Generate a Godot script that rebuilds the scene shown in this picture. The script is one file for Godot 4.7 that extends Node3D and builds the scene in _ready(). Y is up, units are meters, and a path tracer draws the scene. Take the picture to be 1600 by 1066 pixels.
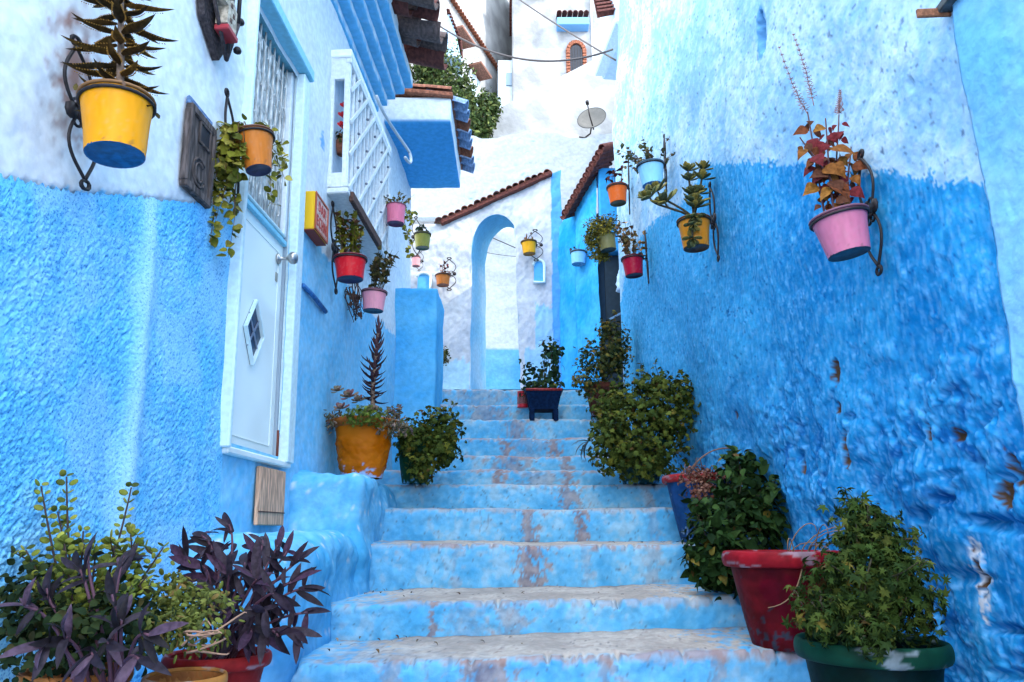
extends Node3D
# A steep blue alley of painted steps between two plastered houses, with potted plants on both walls.

var rng := RandomNumberGenerator.new()
var used := {}
var mats := {}
var noises := {}
const EYE := Vector3(0, 1, 0)


func rf(a: float, b: float) -> float:
	return rng.randf_range(a, b)


func numbered(called: String, where: String) -> String:
	var key := where + "/" + called
	var k: int = used.get(key, 0)
	used[key] = k + 1
	return called if k == 0 else "%s_%03d" % [called, k]


func above(parent: Node3D) -> Vector3:
	var s := Vector3.ZERO
	var p: Node = parent
	while p != null and p != self:
		s += (p as Node3D).position
		p = p.get_parent()
	return s


func put(n: Node3D, called: String, parent: Node3D, xf: Transform3D) -> Node3D:
	var p: Node3D = parent if parent else self
	n.name = numbered(called, str(p.get_instance_id()))
	xf.origin -= above(parent)
	n.transform = xf
	p.add_child(n, true)
	return n


func obj(called: String, mesh: Mesh, m: Material, parent: Node3D = null, xf := Transform3D()) -> MeshInstance3D:
	var o := MeshInstance3D.new()
	o.mesh = mesh
	o.material_override = m
	put(o, called, parent, xf)
	return o


func part(called: String, parent: Node3D, at := Vector3.INF) -> Node3D:
	var o := Node3D.new()
	put(o, called, parent, Transform3D(Basis(), above(parent) if at == Vector3.INF else at))
	return o


func tag(o: Node3D, label: String, category: String, group := "", kind := "") -> Node3D:
	if label: o.set_meta("label", label)
	if category: o.set_meta("category", category)
	if group: o.set_meta("group", group)
	if kind: o.set_meta("kind", kind)
	return o


func thing(called: String, label: String, category: String, at := Vector3.ZERO, group := "") -> Node3D:
	var o := Node3D.new()
	put(o, called, null, Transform3D(Basis(), at))
	return tag(o, label, category, group)


func noise(s: int, freq: float, oct := 3, kind := FastNoiseLite.TYPE_SIMPLEX_SMOOTH) -> FastNoiseLite:
	var key := "%d %f %d %d" % [s, freq, oct, kind]
	if not noises.has(key):
		var n := FastNoiseLite.new()
		n.seed = s
		n.frequency = freq
		n.noise_type = kind
		n.fractal_octaves = oct
		n.fractal_type = FastNoiseLite.FRACTAL_FBM if oct > 1 else FastNoiseLite.FRACTAL_NONE
		noises[key] = n
	return noises[key]


func tex(s: int, freq: float, lo: float, hi: float, oct := 4, kind := FastNoiseLite.TYPE_SIMPLEX_SMOOTH, side := 512) -> NoiseTexture2D:
	var t := NoiseTexture2D.new()
	t.width = side
	t.height = side
	t.seamless = true
	t.noise = noise(s, freq, oct, kind)
	var g := Gradient.new()
	g.offsets = PackedFloat32Array([0.25, 0.75])
	g.colors = PackedColorArray([Color(lo, lo, lo), Color(hi, hi, hi)])
	t.color_ramp = g
	return t


func ntex(s: int, freq: float, strength: float, oct := 4, kind := FastNoiseLite.TYPE_SIMPLEX_SMOOTH, side := 1024) -> NoiseTexture2D:
	var t := NoiseTexture2D.new()
	t.width = side
	t.height = side
	t.seamless = true
	t.as_normal_map = true
	t.bump_strength = strength
	t.noise = noise(s, freq, oct, kind)
	return t


# A material of a linear base colour. opt: rough, metal, tex, scale, nrm, nscale, vert, back, rim, coat, spec
func mat(c: Color, opt := {}) -> StandardMaterial3D:
	var m := StandardMaterial3D.new()
	m.albedo_color = Color(c.r, c.g, c.b).linear_to_srgb()
	m.roughness = opt.get("rough", 0.85)
	m.metallic = opt.get("metal", 0.0)
	m.metallic_specular = opt.get("spec", 0.4)
	if opt.has("tex"):
		m.albedo_texture = opt.tex
	if opt.has("nrm"):
		m.normal_enabled = true
		m.normal_texture = opt.nrm
		m.normal_scale = opt.get("nscale", 1.0)
	if opt.has("tex") or opt.has("nrm"):
		m.uv1_triplanar = true
		m.uv1_world_triplanar = true
		var s: float = opt.get("scale", 1.0)
		m.uv1_scale = Vector3(s, s * opt.get("stretch", 1.0), s)
	if opt.get("vert", false):
		m.vertex_color_use_as_albedo = true
	if opt.has("back"):
		m.backlight_enabled = true
		m.backlight = (opt.back as Color).linear_to_srgb()
	if opt.has("coat"):
		m.clearcoat_enabled = true
		m.clearcoat = opt.coat
		m.clearcoat_roughness = 0.2
	return m


# ---------------------------------------------------------------- shapes
func begin(smooth := true) -> SurfaceTool:
	var st := SurfaceTool.new()
	st.begin(Mesh.PRIMITIVE_TRIANGLES)
	st.set_smooth_group(0 if smooth else -1)
	return st


func done(st: SurfaceTool) -> ArrayMesh:
	st.generate_normals()
	return st.commit()


func tri(st: SurfaceTool, a: Vector3, b: Vector3, c: Vector3) -> void:  # counter-clockwise seen from outside
	st.add_vertex(a)
	st.add_vertex(c)
	st.add_vertex(b)


func quad(st: SurfaceTool, a: Vector3, b: Vector3, c: Vector3, d: Vector3) -> void:
	tri(st, a, b, c)
	tri(st, a, c, d)


# a box with chamfered edges, centred on t
func box(st: SurfaceTool, t: Transform3D, size: Vector3, bev := 0.0) -> void:
	var h := size * 0.5
	bev = minf(bev, minf(h.x, minf(h.y, h.z)) * 0.9)
	st.set_smooth_group(-1)
	var ax := [Vector3.RIGHT, Vector3.UP, Vector3.BACK]
	for k in 3:
		for s in [-1.0, 1.0]:
			var n: Vector3 = ax[k] * s
			var u: Vector3 = ax[(k + 1) % 3]
			var v: Vector3 = ax[(k + 2) % 3] * s
			var o: Vector3 = n * h[k]
			var uu: Vector3 = u * (h[(k + 1) % 3] - bev)
			var vv: Vector3 = v * (h[(k + 2) % 3] - bev)
			quad(st, t * (o - uu - vv), t * (o + uu - vv), t * (o + uu + vv), t * (o - uu + vv))
	if bev <= 0.0:
		return
	for k in 3:  # edges along axis k
		var a: Vector3 = ax[k]
		var u: Vector3 = ax[(k + 1) % 3]
		var v: Vector3 = ax[(k + 2) % 3]
		var hk: float = h[k] - bev
		var hu: float = h[(k + 1) % 3]
		var hv: float = h[(k + 2) % 3]
		for su in [-1.0, 1.0]:
			for sv in [-1.0, 1.0]:
				var p: Vector3 = u * su * hu + v * sv * (hv - bev)
				var q: Vector3 = u * su * (hu - bev) + v * sv * hv
				var e := a * hk
				if su * sv > 0:
					quad(st, t * (p - e), t * (q - e), t * (q + e), t * (p + e))
				else:
					quad(st, t * (q - e), t * (p - e), t * (p + e), t * (q + e))
	for sx in [-1.0, 1.0]:
		for sy in [-1.0, 1.0]:
			for sz in [-1.0, 1.0]:
				var a := Vector3(sx * h.x, sy * (h.y - bev), sz * (h.z - bev))
				var b := Vector3(sx * (h.x - bev), sy * h.y, sz * (h.z - bev))
				var c := Vector3(sx * (h.x - bev), sy * (h.y - bev), sz * h.z)
				if sx * sy * sz > 0: tri(st, t * a, t * b, t * c)
				else: tri(st, t * a, t * c, t * b)


func boxm(size: Vector3, bev := 0.004) -> ArrayMesh:
	var st := begin(false)
	box(st, Transform3D(), size, bev)
	return done(st)


func tube(st: SurfaceTool, pts: Array, r0: float, r1 := -1.0, sides := 6) -> void:
	if r1 < 0: r1 = r0
	st.set_smooth_group(0)
	var n := pts.size()
	var rings := []
	var side := Vector3.ZERO
	for i in n:
		var d: Vector3 = (pts[mini(i + 1, n - 1)] - pts[maxi(i - 1, 0)]).normalized()
		if side == Vector3.ZERO:
			side = d.cross(Vector3.UP if absf(d.y) < 0.9 else Vector3.RIGHT).normalized()
		side = (side - d * side.dot(d)).normalized()
		var up := d.cross(side)
		var r := lerpf(r0, r1, i / float(maxi(n - 1, 1)))
		var ring := []
		for k in sides:
			var a := TAU * k / sides
			ring.append(pts[i] + (side * cos(a) + up * sin(a)) * r)
		rings.append(ring)
	for i in n - 1:
		for k in sides:
			var k2 := (k + 1) % sides
			quad(st, rings[i][k], rings[i][k2], rings[i + 1][k2], rings[i + 1][k])
	for k in range(1, sides - 1):
		tri(st, rings[0][0], rings[0][k + 1], rings[0][k])
		tri(st, rings[n - 1][0], rings[n - 1][k], rings[n - 1][k + 1])


# profile: array of Vector2(radius, height), turned round y
func lathe(st: SurfaceTool, prof: Array, segs: int, t: Transform3D) -> void:
	st.set_smooth_group(0)
	for i in prof.size() - 1:
		var p: Vector2 = prof[i]
		var q: Vector2 = prof[i + 1]
		for k in segs:
			var a := TAU * k / segs
			var b := TAU * (k + 1) / segs
			var p0 := t * Vector3(cos(a) * p.x, p.y, -sin(a) * p.x)
			var p1 := t * Vector3(cos(b) * p.x, p.y, -sin(b) * p.x)
			var q0 := t * Vector3(cos(a) * q.x, q.y, -sin(a) * q.x)
			var q1 := t * Vector3(cos(b) * q.x, q.y, -sin(b) * q.x)
			if p.x > 1e-5: tri(st, p0, p1, q1 if q.x > 1e-5 else q0)
			if q.x > 1e-5: tri(st, p0, q1, q0)


func lathem(prof: Array, segs: int, t: Transform3D) -> ArrayMesh:
	var st := begin()
	lathe(st, prof, segs, t)
	return done(st)


# a flat polygon (counter-clockwise seen from +z) with thickness towards -z
func prism(st: SurfaceTool, poly: PackedVector2Array, depth: float, t: Transform3D) -> void:
	st.set_smooth_group(-1)
	var ids := Geometry2D.triangulate_polygon(poly)
	for i in range(0, ids.size(), 3):
		var a := poly[ids[i]]
		var b := poly[ids[i + 1]]
		var c := poly[ids[i + 2]]
		if (b - a).cross(c - a) < 0:
			var s := b
			b = c
			c = s
		tri(st, t * Vector3(a.x, a.y, 0), t * Vector3(b.x, b.y, 0), t * Vector3(c.x, c.y, 0))
		tri(st, t * Vector3(a.x, a.y, -depth), t * Vector3(c.x, c.y, -depth), t * Vector3(b.x, b.y, -depth))
	for i in poly.size():
		var a := poly[i]
		var b := poly[(i + 1) % poly.size()]
		quad(st, t * Vector3(a.x, a.y, -depth), t * Vector3(b.x, b.y, -depth), t * Vector3(b.x, b.y, 0), t * Vector3(a.x, a.y, 0))


# a sheet of nu x nv cells; fp(u, v) gives a point, fc(point) a linear colour; u to the right and v up seen from the front
func sheet(nu: int, nv: int, fp: Callable, fc: Callable, flip := false, skip = null) -> ArrayMesh:
	var w := nu + 1
	var V := PackedVector3Array()
	V.resize(w * (nv + 1))
	var C := PackedColorArray()
	C.resize(V.size())
	var N := PackedVector3Array()
	N.resize(V.size())
	for j in nv + 1:
		for i in w:
			var p: Vector3 = fp.call(i / float(nu), j / float(nv))
			V[j * w + i] = p
			C[j * w + i] = fc.call(p)
	var sg := -1.0 if flip else 1.0
	for j in nv + 1:
		for i in w:
			var du := V[j * w + mini(i + 1, nu)] - V[j * w + maxi(i - 1, 0)]
			var dv := V[mini(j + 1, nv) * w + i] - V[maxi(j - 1, 0) * w + i]
			N[j * w + i] = du.cross(dv).normalized() * sg
	var I := PackedInt32Array()
	for j in nv:
		for i in nu:
			if skip != null and (skip as Callable).call((i + 0.5) / nu, (j + 0.5) / nv):
				continue
			var a := j * w + i
			var b := a + 1
			var c := a + w + 1
			var d := a + w
			if flip: I.append_array(PackedInt32Array([a, b, c, a, c, d]))
			else: I.append_array(PackedInt32Array([a, c, b, a, d, c]))
	var arr := []
	arr.resize(Mesh.ARRAY_MAX)
	arr[Mesh.ARRAY_VERTEX] = V
	arr[Mesh.ARRAY_NORMAL] = N
	arr[Mesh.ARRAY_COLOR] = C
	arr[Mesh.ARRAY_INDEX] = I
	var m := ArrayMesh.new()
	m.add_surface_from_arrays(Mesh.PRIMITIVE_TRIANGLES, arr)
	return m


# a rounded, uneven block between two corners; fc gives the colour
func block(lo: Vector3, hi: Vector3, bev: float, res: float, amp: float, fc: Callable, seed_ := 3, t := Transform3D()) -> ArrayMesh:
	var st := begin()
	var c := (lo + hi) * 0.5
	var h := (hi - lo) * 0.5
	var inner := h - Vector3.ONE * bev
	var nz := noise(seed_, 2.6, 4)
	var ax := [Vector3.RIGHT, Vector3.UP, Vector3.BACK]
	for k in 3:
		for s in [-1.0, 1.0]:
			var n: Vector3 = ax[k] * s
			var u: Vector3 = ax[(k + 1) % 3]
			var v: Vector3 = ax[(k + 2) % 3] * s
			var nu := clampi(int(h[(k + 1) % 3] * 2 / res), 4, 160)
			var nv := clampi(int(h[(k + 2) % 3] * 2 / res), 4, 160)
			var pts := []
			var cols := []
			for j in nv + 1:
				for i in nu + 1:
					var p: Vector3 = n * h[k] + u * h[(k + 1) % 3] * (2.0 * i / nu - 1.0) + v * h[(k + 2) % 3] * (2.0 * j / nv - 1.0)
					var q := p.clamp(-inner, inner)
					var dir := (p - q).normalized()
					p = q + dir * bev
					var wp := c + p
					wp += dir * nz.get_noise_3dv(wp) * amp
					wp = t * wp
					pts.append(wp)
					cols.append(fc.call(wp))
			for j in nv:
				for i in nu:
					var q := [j * (nu + 1) + i, j * (nu + 1) + i + 1, (j + 1) * (nu + 1) + i + 1, (j + 1) * (nu + 1) + i]
					for e in [q[0], q[2], q[1], q[0], q[3], q[2]]:
						st.set_color(cols[e])
						st.add_vertex(pts[e])
	return done(st)


func bez(a: Vector3, b: Vector3, c: Vector3, d: Vector3, n := 10) -> Array:
	var out := []
	for i in n + 1:
		out.append(a.bezier_interpolate(b, c, d, i / float(n)))
	return out


func along(pts: Array, x: float) -> float:  # y at x on a polyline of Vector2 sorted by x
	if x <= pts[0].x: return pts[0].y
	for i in range(1, pts.size()):
		if x <= pts[i].x:
			return lerpf(pts[i - 1].y, pts[i].y, (x - pts[i - 1].x) / (pts[i].x - pts[i - 1].x))
	return pts[-1].y


func mixc(a: Color, b: Color, t: float) -> Color:
	return a.lerp(b, clampf(t, 0.0, 1.0))


# ---------------------------------------------------------------- leaves
# a leaf along +y with its face to +z; prof: half-widths from base to tip; curl bends the tip back, fold lifts the edges
func leaf(length: float, width: float, prof: Array, curl := 0.3, fold := 0.25, cup := 0.0) -> ArrayMesh:
	var st := begin()
	var n := prof.size() - 1
	var rows := []
	var p := Vector2.ZERO
	for i in n + 1:
		var t := i / float(n)
		var a := curl * t * 1.4 - curl * 0.2
		if i: p += Vector2(cos(a), -sin(a)) * (length / n)
		var w: float = prof[i] * width
		var lift := w * fold + cup * w * sin(t * PI)
		rows.append([Vector3(-w, p.x, p.y + lift), Vector3(0, p.x, p.y), Vector3(w, p.x, p.y + lift)])
	for i in n:
		for k in 2:
			var a: Vector3 = rows[i][k]
			var b: Vector3 = rows[i][k + 1]
			var c: Vector3 = rows[i + 1][k + 1]
			var d: Vector3 = rows[i + 1][k]
			if prof[i] < 1e-4: tri(st, a, c, d)
			elif prof[i + 1] < 1e-4: tri(st, a, b, c)
			else: quad(st, a, b, c, d)
	return done(st)


# a lobed leaf (geranium, parsley-like) on a short stalk
func lobed(size: float, lobes: int, depth: float, dome := 0.25) -> ArrayMesh:
	var st := begin()
	var n := lobes * 4
	var pts := []
	for i in n + 1:
		var a := lerpf(-2.5, 2.5, i / float(n))
		var r := size * 0.5 * (1.0 - depth * (0.5 + 0.5 * cos(TAU * i / 4.0)) - 0.12 * (i % 2))
		r *= 1.0 - 0.18 * absf(a) / 2.5
		pts.append(Vector3(sin(a) * r, size * 0.35 + cos(a) * r, -dome * r * r / size * 2.0 + (0.04 * size if i % 2 else 0.0)))
	var c := Vector3(0, size * 0.3, 0)
	for i in n:
		tri(st, c, pts[i + 1], pts[i])
	tri(st, Vector3(-0.02 * size, 0, 0), Vector3(0.02 * size, 0, 0), c)
	return done(st)


# a plump little leaf: a flattened ball
func plump(length: float, width: float, thick: float, tip := 0.8) -> ArrayMesh:
	var st := begin()
	var segs := 8
	var rows := 5
	for i in rows:
		for k in segs:
			var q := []
			for e in [[i, k], [i, k + 1], [i + 1, k + 1], [i + 1, k]]:
				var t: float = 0.5 - 0.5 * cos(PI * e[0] / rows)
				var a: float = TAU * e[1] / segs
				var r := sqrt(maxf(sin(PI * pow(t, tip)), 0.0)) * lerpf(0.7, 1.0, t)
				q.append(Vector3(cos(a) * r * width * 0.5, t * length, -sin(a) * r * thick * 0.5))
			if i == 0: tri(st, q[0], q[2], q[3])
			elif i == rows - 1: tri(st, q[0], q[1], q[2])
			else: quad(st, q[0], q[1], q[2], q[3])
	return done(st)


func facing(dir: Vector3, face: Vector3, at: Vector3, s := 1.0) -> Transform3D:
	var y := dir.normalized()
	var z := face - y * face.dot(y)
	if z.length() < 1e-3: z = Vector3(0.3, 0.5, 0.8) - y * Vector3(0.3, 0.5, 0.8).dot(y)
	z = z.normalized()
	return Transform3D(Basis(y.cross(z), y, z).scaled_local(Vector3.ONE * s), at)


func leafmats(palette: Array, opt := {}) -> Array:
	var out := []
	for c in palette:
		var o := {"rough": 0.6, "spec": 0.15, "back": c * 0.4, "tex": mats.mottle, "scale": 9.0}
		o.merge(opt, true)
		out.append(mat(c, o))
	return out


# L: array of [transform, mesh index, palette index]; leaves that show about 10 pixels or more are pieces, the others one mass
func leaves(parent: Node3D, L: Array, meshes: Array, palette: Array, size: float, most := 300, called := "leaf", opt := {}) -> void:
	var ms := leafmats(palette, opt)
	var near := []
	for e in L:
		var t: Transform3D = e[0]
		near.append([1150.0 * size * t.basis.y.length() / t.origin.distance_to(EYE), e])
	near.sort_custom(func(a, b): return a[0] > b[0])
	var rest := {}
	for i in near.size():
		var e: Array = near[i][1]
		if i < most and near[i][0] > 9.0:
			obj(called, meshes[e[1]], ms[e[2]], parent, e[0])
		else:
			var k: int = e[1]
			if not rest.has(k): rest[k] = []
			rest[k].append(e)
	for k in rest:
		mass(parent, rest[k], meshes[k], palette, opt)


func mass(parent: Node3D, L: Array, mesh: Mesh, palette: Array, opt := {}, called := "foliage") -> MultiMeshInstance3D:
	var mm := MultiMesh.new()
	mm.transform_format = MultiMesh.TRANSFORM_3D
	mm.use_colors = true
	mm.mesh = mesh
	mm.instance_count = L.size()
	var at := above(parent)
	for i in L.size():
		var t: Transform3D = L[i][0]
		t.origin -= at
		mm.set_instance_transform(i, t)
		var c: Color = palette[L[i][2]] * rf(0.75, 1.25)
		c.a = 1.0
		mm.set_instance_color(i, c)
	var o := MultiMeshInstance3D.new()
	o.multimesh = mm
	var mo := {"rough": 0.6, "spec": 0.15, "vert": true, "back": palette[0] * 0.4}
	mo.merge(opt, true)
	mo.vert = true
	o.material_override = mat(Color.WHITE, mo)
	put(o, called, parent, Transform3D(Basis(), at))
	o.set_meta("kind", "stuff")
	return o


func rdir() -> Vector3:
	var z := rf(-1, 1)
	var a := rf(0, TAU)
	var r := sqrt(1 - z * z)
	return Vector3(cos(a) * r, z, sin(a) * r)


# leaf places all through a set of blobs [centre, radii], thicker towards their outside
func crown(blobs: Array, n: int, nmesh: int, npal: int, s0: float, s1: float, up := 0.4) -> Array:
	var out := []
	var vol := 0.0
	for b in blobs: vol += b[1].x * b[1].y + b[1].y * b[1].z
	for b in blobs:
		var k := int(n * (b[1].x * b[1].y + b[1].y * b[1].z) / vol)
		var nz := noise(17, 1.6 / b[1].x, 3)
		var cl := noise(18, 9.0, 2)
		for i in k:
			var d := rdir()
			var rr: float = (1.0 - 0.6 * pow(rng.randf(), 1.6)) * (1.0 + 0.65 * nz.get_noise_3dv(b[0] + d * b[1]))
			if rng.randf() < 0.05: rr *= rf(1.08, 1.28)
			var p: Vector3 = b[0] + d * b[1] * rr
			if cl.get_noise_3dv(p * 0.7 + Vector3(9, 0, 0)) > 0.26 and rng.randf() < 0.8: continue
			var face := (d + Vector3.UP * up + rdir() * 0.6).normalized()
			var y := (d * 0.6 + rdir() * 0.9 + Vector3.DOWN * 0.3)
			var shade := clampf(0.30 + cl.get_noise_3dv(p) * 0.8 + rf(-0.3, 0.3), 0.0, 0.99)
			out.append([facing(y, face, p, rf(s0, s1)), rng.randi() % nmesh, int(shade * npal)])
	return out


# ---------------------------------------------------------------- the place
func LP(d: float, y: float, off := 0.0) -> Vector3:  # on the left house's alley face
	return Vector3(-1.3 + 0.043 * d - 0.03 * (y - 1.0) + off, y, -d)


func RP(d: float, y: float, off := 0.0) -> Vector3:  # on the right house's alley face
	return Vector3(1.5 - 0.06 * d - off, y, -d)


func LB(d: float, y: float, off := 0.0, turn := 0.0) -> Transform3D:  # x along the left face, y up, z out of it
	var z := Vector3(1, 0.03, 0.043).normalized()
	var x := Vector3.UP.cross(z).normalized()
	return Transform3D(Basis(x, z.cross(x), z).rotated(z, turn), LP(d, y, off))


func RB(d: float, y: float, off := 0.0) -> Transform3D:
	var z := Vector3(-1, 0, -0.06).normalized()
	var x := Vector3.UP.cross(z).normalized()
	return Transform3D(Basis(x, z.cross(x), z), RP(d, y, off))


const WHITE := Color(0.78, 0.82, 0.85)
const SKYBLUE := Color(0.155, 0.55, 0.84)
const DEEP := Color(0.03, 0.20, 0.62)


func setup() -> void:
	var cam := Camera3D.new()
	cam.name = "camera"
	cam.position = EYE
	cam.rotation.x = atan(297.0 / 1150.0)
	cam.fov = rad_to_deg(2.0 * atan(533.0 / 1150.0))
	cam.near = 0.05
	cam.far = 400.0
	add_child(cam)
	cam.current = true
	var we := WorldEnvironment.new()
	we.name = "world"
	var env := Environment.new()
	env.background_mode = Environment.BG_SKY
	var sm := ProceduralSkyMaterial.new()
	sm.sky_top_color = Color(0.82, 0.87, 0.93)
	sm.sky_horizon_color = Color(0.96, 0.97, 0.99)
	sm.sky_curve = 0.25
	sm.ground_horizon_color = Color(0.8, 0.84, 0.9)
	sm.ground_bottom_color = Color(0.3, 0.32, 0.35)
	sm.sky_energy_multiplier = 1.5
	var sky := Sky.new()
	sky.sky_material = sm
	env.sky = sky
	env.tonemap_mode = Environment.TONE_MAPPER_LINEAR
	env.tonemap_exposure = 2.75
	env.sdfgi_enabled = true
	env.ssao_enabled = true
	env.ssil_enabled = true
	we.environment = env
	add_child(we)
	var sun := DirectionalLight3D.new()
	sun.name = "sun"
	sun.light_energy = 0.62
	sun.light_color = Color(1.0, 0.95, 0.88)
	sun.light_angular_distance = 0.5
	sun.shadow_enabled = true
	add_child(sun)
	sun.look_at_from_position(Vector3(0.72, 0.56, 0.32) * 50.0, Vector3.ZERO)


func make_mats() -> void:
	mats.mottle = tex(5, 0.012, 0.72, 1.0, 4)
	mats.wash = tex(8, 0.012, 0.93, 1.0, 6, FastNoiseLite.TYPE_SIMPLEX_SMOOTH, 1024)
	mats.plaster_n = ntex(11, 0.018, 8.0, 6)
	mats.rough_n = ntex(12, 0.05, 6.0, 3, FastNoiseLite.TYPE_SIMPLEX)
	mats.wood = tex(21, 0.02, 0.55, 1.0, 4)
	var sp := tex(14, 0.085, 0.4, 1.0, 3, FastNoiseLite.TYPE_SIMPLEX, 1024)
	sp.color_ramp.offsets = PackedFloat32Array([0.14, 0.27])
	sp.color_ramp.colors = PackedColorArray([Color(0.36, 0.56, 0.80), Color(1, 1, 1)])  # dark specks: the shade of small pits put into the texture
	mats.roughcast = mat(Color.WHITE, {"vert": true, "rough": 1.0, "spec": 0.08, "tex": sp, "scale": 0.9, "nrm": mats.rough_n, "nscale": 0.22})
	mats.left = mat(Color.WHITE, {"vert": true, "rough": 1.0, "spec": 0.08, "tex": mats.wash, "scale": 1.3, "nrm": mats.plaster_n, "nscale": 0.18})
	mats.plaster = mat(Color.WHITE, {"vert": true, "rough": 1.0, "spec": 0.08, "tex": mats.wash, "scale": 1.1, "nrm": mats.plaster_n, "nscale": 0.35})
	mats.right = mat(Color.WHITE, {"vert": true, "rough": 1.0, "spec": 0.08, "tex": mats.wash, "scale": 1.5, "nrm": mats.plaster_n, "nscale": 0.4})
	mats.step = mat(Color.WHITE, {"vert": true, "rough": 1.0, "spec": 0.08, "tex": mats.wash, "scale": 1.7, "nrm": mats.plaster_n, "nscale": 0.4})
	mats.mint = mat(Color(0.86, 0.91, 0.87), {"rough": 0.45, "tex": tex(15, 0.003, 0.92, 1.0, 3), "scale": 0.7})
	mats.turq = mat(Color(0.22, 0.60, 0.78), {"rough": 0.4, "tex": mats.wash, "scale": 2.0})
	mats.palejamb = mat(Color(0.68, 0.84, 0.87), {"rough": 0.45, "tex": mats.wash, "scale": 2.0})
	mats.whitepaint = mat(Color(0.76, 0.80, 0.82), {"rough": 0.6, "tex": mats.wash, "scale": 2.0})
	mats.peel = mat(Color(0.86, 0.84, 0.80), {"rough": 0.7, "tex": tex(31, 0.02, 0.62, 1.0, 4), "scale": 3.0, "stretch": 0.3})
	mats.iron = mat(Color(0.035, 0.028, 0.03), {"rough": 0.55, "metal": 0.3, "tex": mats.mottle, "scale": 6.0})
	mats.rust = mat(Color(0.12, 0.06, 0.045), {"rough": 0.8, "tex": mats.mottle, "scale": 6.0})
	mats.soil = mat(Color(0.03, 0.02, 0.014), {"rough": 1.0, "tex": mats.mottle, "scale": 12.0})
	mats.tile = mat(Color(0.36, 0.13, 0.075), {"rough": 0.9, "tex": mats.mottle, "scale": 4.0})
	mats.tile_dark = mat(Color(0.16, 0.05, 0.04), {"rough": 0.9, "tex": mats.mottle, "scale": 4.0})
	mats.tile_old = mat(Color(0.16, 0.11, 0.10), {"rough": 0.95, "tex": mats.mottle, "scale": 5.0})
	mats.tile_blue = mat(Color(0.30, 0.44, 0.68), {"rough": 0.9, "tex": mats.mottle, "scale": 5.0})
	mats.stem = mat(Color(0.07, 0.055, 0.03), {"rough": 0.8, "tex": mats.mottle, "scale": 9.0})
	mats.stem_pale = mat(Color(0.26, 0.17, 0.12), {"rough": 0.8, "tex": mats.mottle, "scale": 9.0})
	mats.dark = mat(Color(0.02, 0.022, 0.03), {"rough": 0.6})


func left_colour(p: Vector3) -> Color:
	var d := -p.z
	var y := p.y
	var n1 := noise(41, 2.2, 4).get_noise_2d(d, y)
	var n2 := noise(42, 14.0, 3).get_noise_2d(d, y)
	var n3 := noise(43, 85.0, 2).get_noise_2d(d, y)
	var edge := along(LEDGE, d) + n2 * 0.03 + n1 * 0.03
	if y > edge:
		var c := WHITE * (1.0 + n1 * 0.08)
		c = mixc(c, Color(0.52, 0.62, 0.74), n2 * 0.5 - 0.05)
		var r := Vector2((d - RUST.x) / 0.10, (y - RUST.y) / 0.17).length()
		c = mixc(c, Color(0.34, 0.15, 0.10), clampf((1.3 - r + n2 * 1.2) * 0.8, 0.0, 0.85))
		r = Vector2((d - PATCH.x) / 0.045, (y - PATCH.y) / 0.05).length() + n2
		c = mixc(c, Color(0.24, 0.46, 0.74), (1.0 - r) * 4.0)
		c = mixc(c, Color(0.45, 0.30, 0.26), (0.05 - (y - edge)) * 9.0 * clampf(n2 + 0.3, 0, 1))
		return c
	var b := mixc(SKYBLUE, Color(0.32, 0.66, 0.88), 0.35 + n1 * 0.9 + n2 * 0.4)
	if d < 2.98:
		b = mixc(b, Color(0.42, 0.72, 0.90), 0.7 * exp(-pow((d - 2.31) / 0.045, 2.0)))
		b = mixc(b, Color(0.05, 0.28, 0.60), clampf((-n3 - 0.32 - n2 * 0.25) * 5.0, 0.0, 1.0))  # crevices darkened in the colour, on top of their real shading
	else:
		b = mixc(b, Color(0.34, 0.62, 0.84), 0.35 + n2 * 0.5)
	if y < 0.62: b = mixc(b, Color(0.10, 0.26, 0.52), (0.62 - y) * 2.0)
	return b


const RUST := Vector2(1.871, 2.290)
const PATCH := Vector2(4.130, 3.365)
var LEDGE := [Vector2(1.645, 1.843), Vector2(1.905, 1.927), Vector2(2.180, 2.047), Vector2(2.809, 2.303), Vector2(3.4, 2.6), Vector2(3.695, 2.664), Vector2(4.265, 2.678), Vector2(5.2, 2.66), Vector2(6.0, 2.7), Vector2(7.3, 2.72)]


func rough_colour(p: Vector3) -> Color:
	var d := -p.z
	var y := p.y
	var n1 := noise(41, 2.2, 4).get_noise_2d(d, y)
	var n2 := noise(42, 14.0, 3).get_noise_2d(d, y)
	var n3 := noise(43, 85.0, 2).get_noise_2d(d, y)
	var c := mixc(SKYBLUE, Color(0.30, 0.64, 0.88), 0.35 + n1 * 0.9 + n2 * 0.5)
	var pch := noise(55, 1.6, 3).get_noise_2d(d, y)
	c = mixc(c, Color(0.36, 0.66, 0.88), clampf(-pch * 2.0, 0.0, 0.6))
	c = mixc(c, Color(0.10, 0.40, 0.74), clampf(noise(56, 3.0, 4).get_noise_2d(d, y * 0.35) * 1.6 - 0.3, 0.0, 0.45))
	var crk := absf(noise(57, 0.9, 4).get_noise_2d(d, y))
	c = mixc(c, Color(0.06, 0.24, 0.50), clampf(1.0 - crk * 150.0, 0.0, 0.6) * clampf(n1 * 5.0, 0.0, 1.0))
	var s := exp(-pow((d - 2.31 - n2 * 0.02) / 0.05, 2.0))
	c = mixc(c, Color(0.46, 0.75, 0.90), 0.8 * s)
	c = mixc(c, Color(0.05, 0.26, 0.58), clampf((-n3 - 0.34 - n2 * 0.25) * 4.0, 0.0, 1.0) * (1.0 - 0.8 * s))  # darker blue specks: crevice shade put into the colour
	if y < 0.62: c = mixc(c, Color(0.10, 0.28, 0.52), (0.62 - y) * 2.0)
	return c


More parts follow.
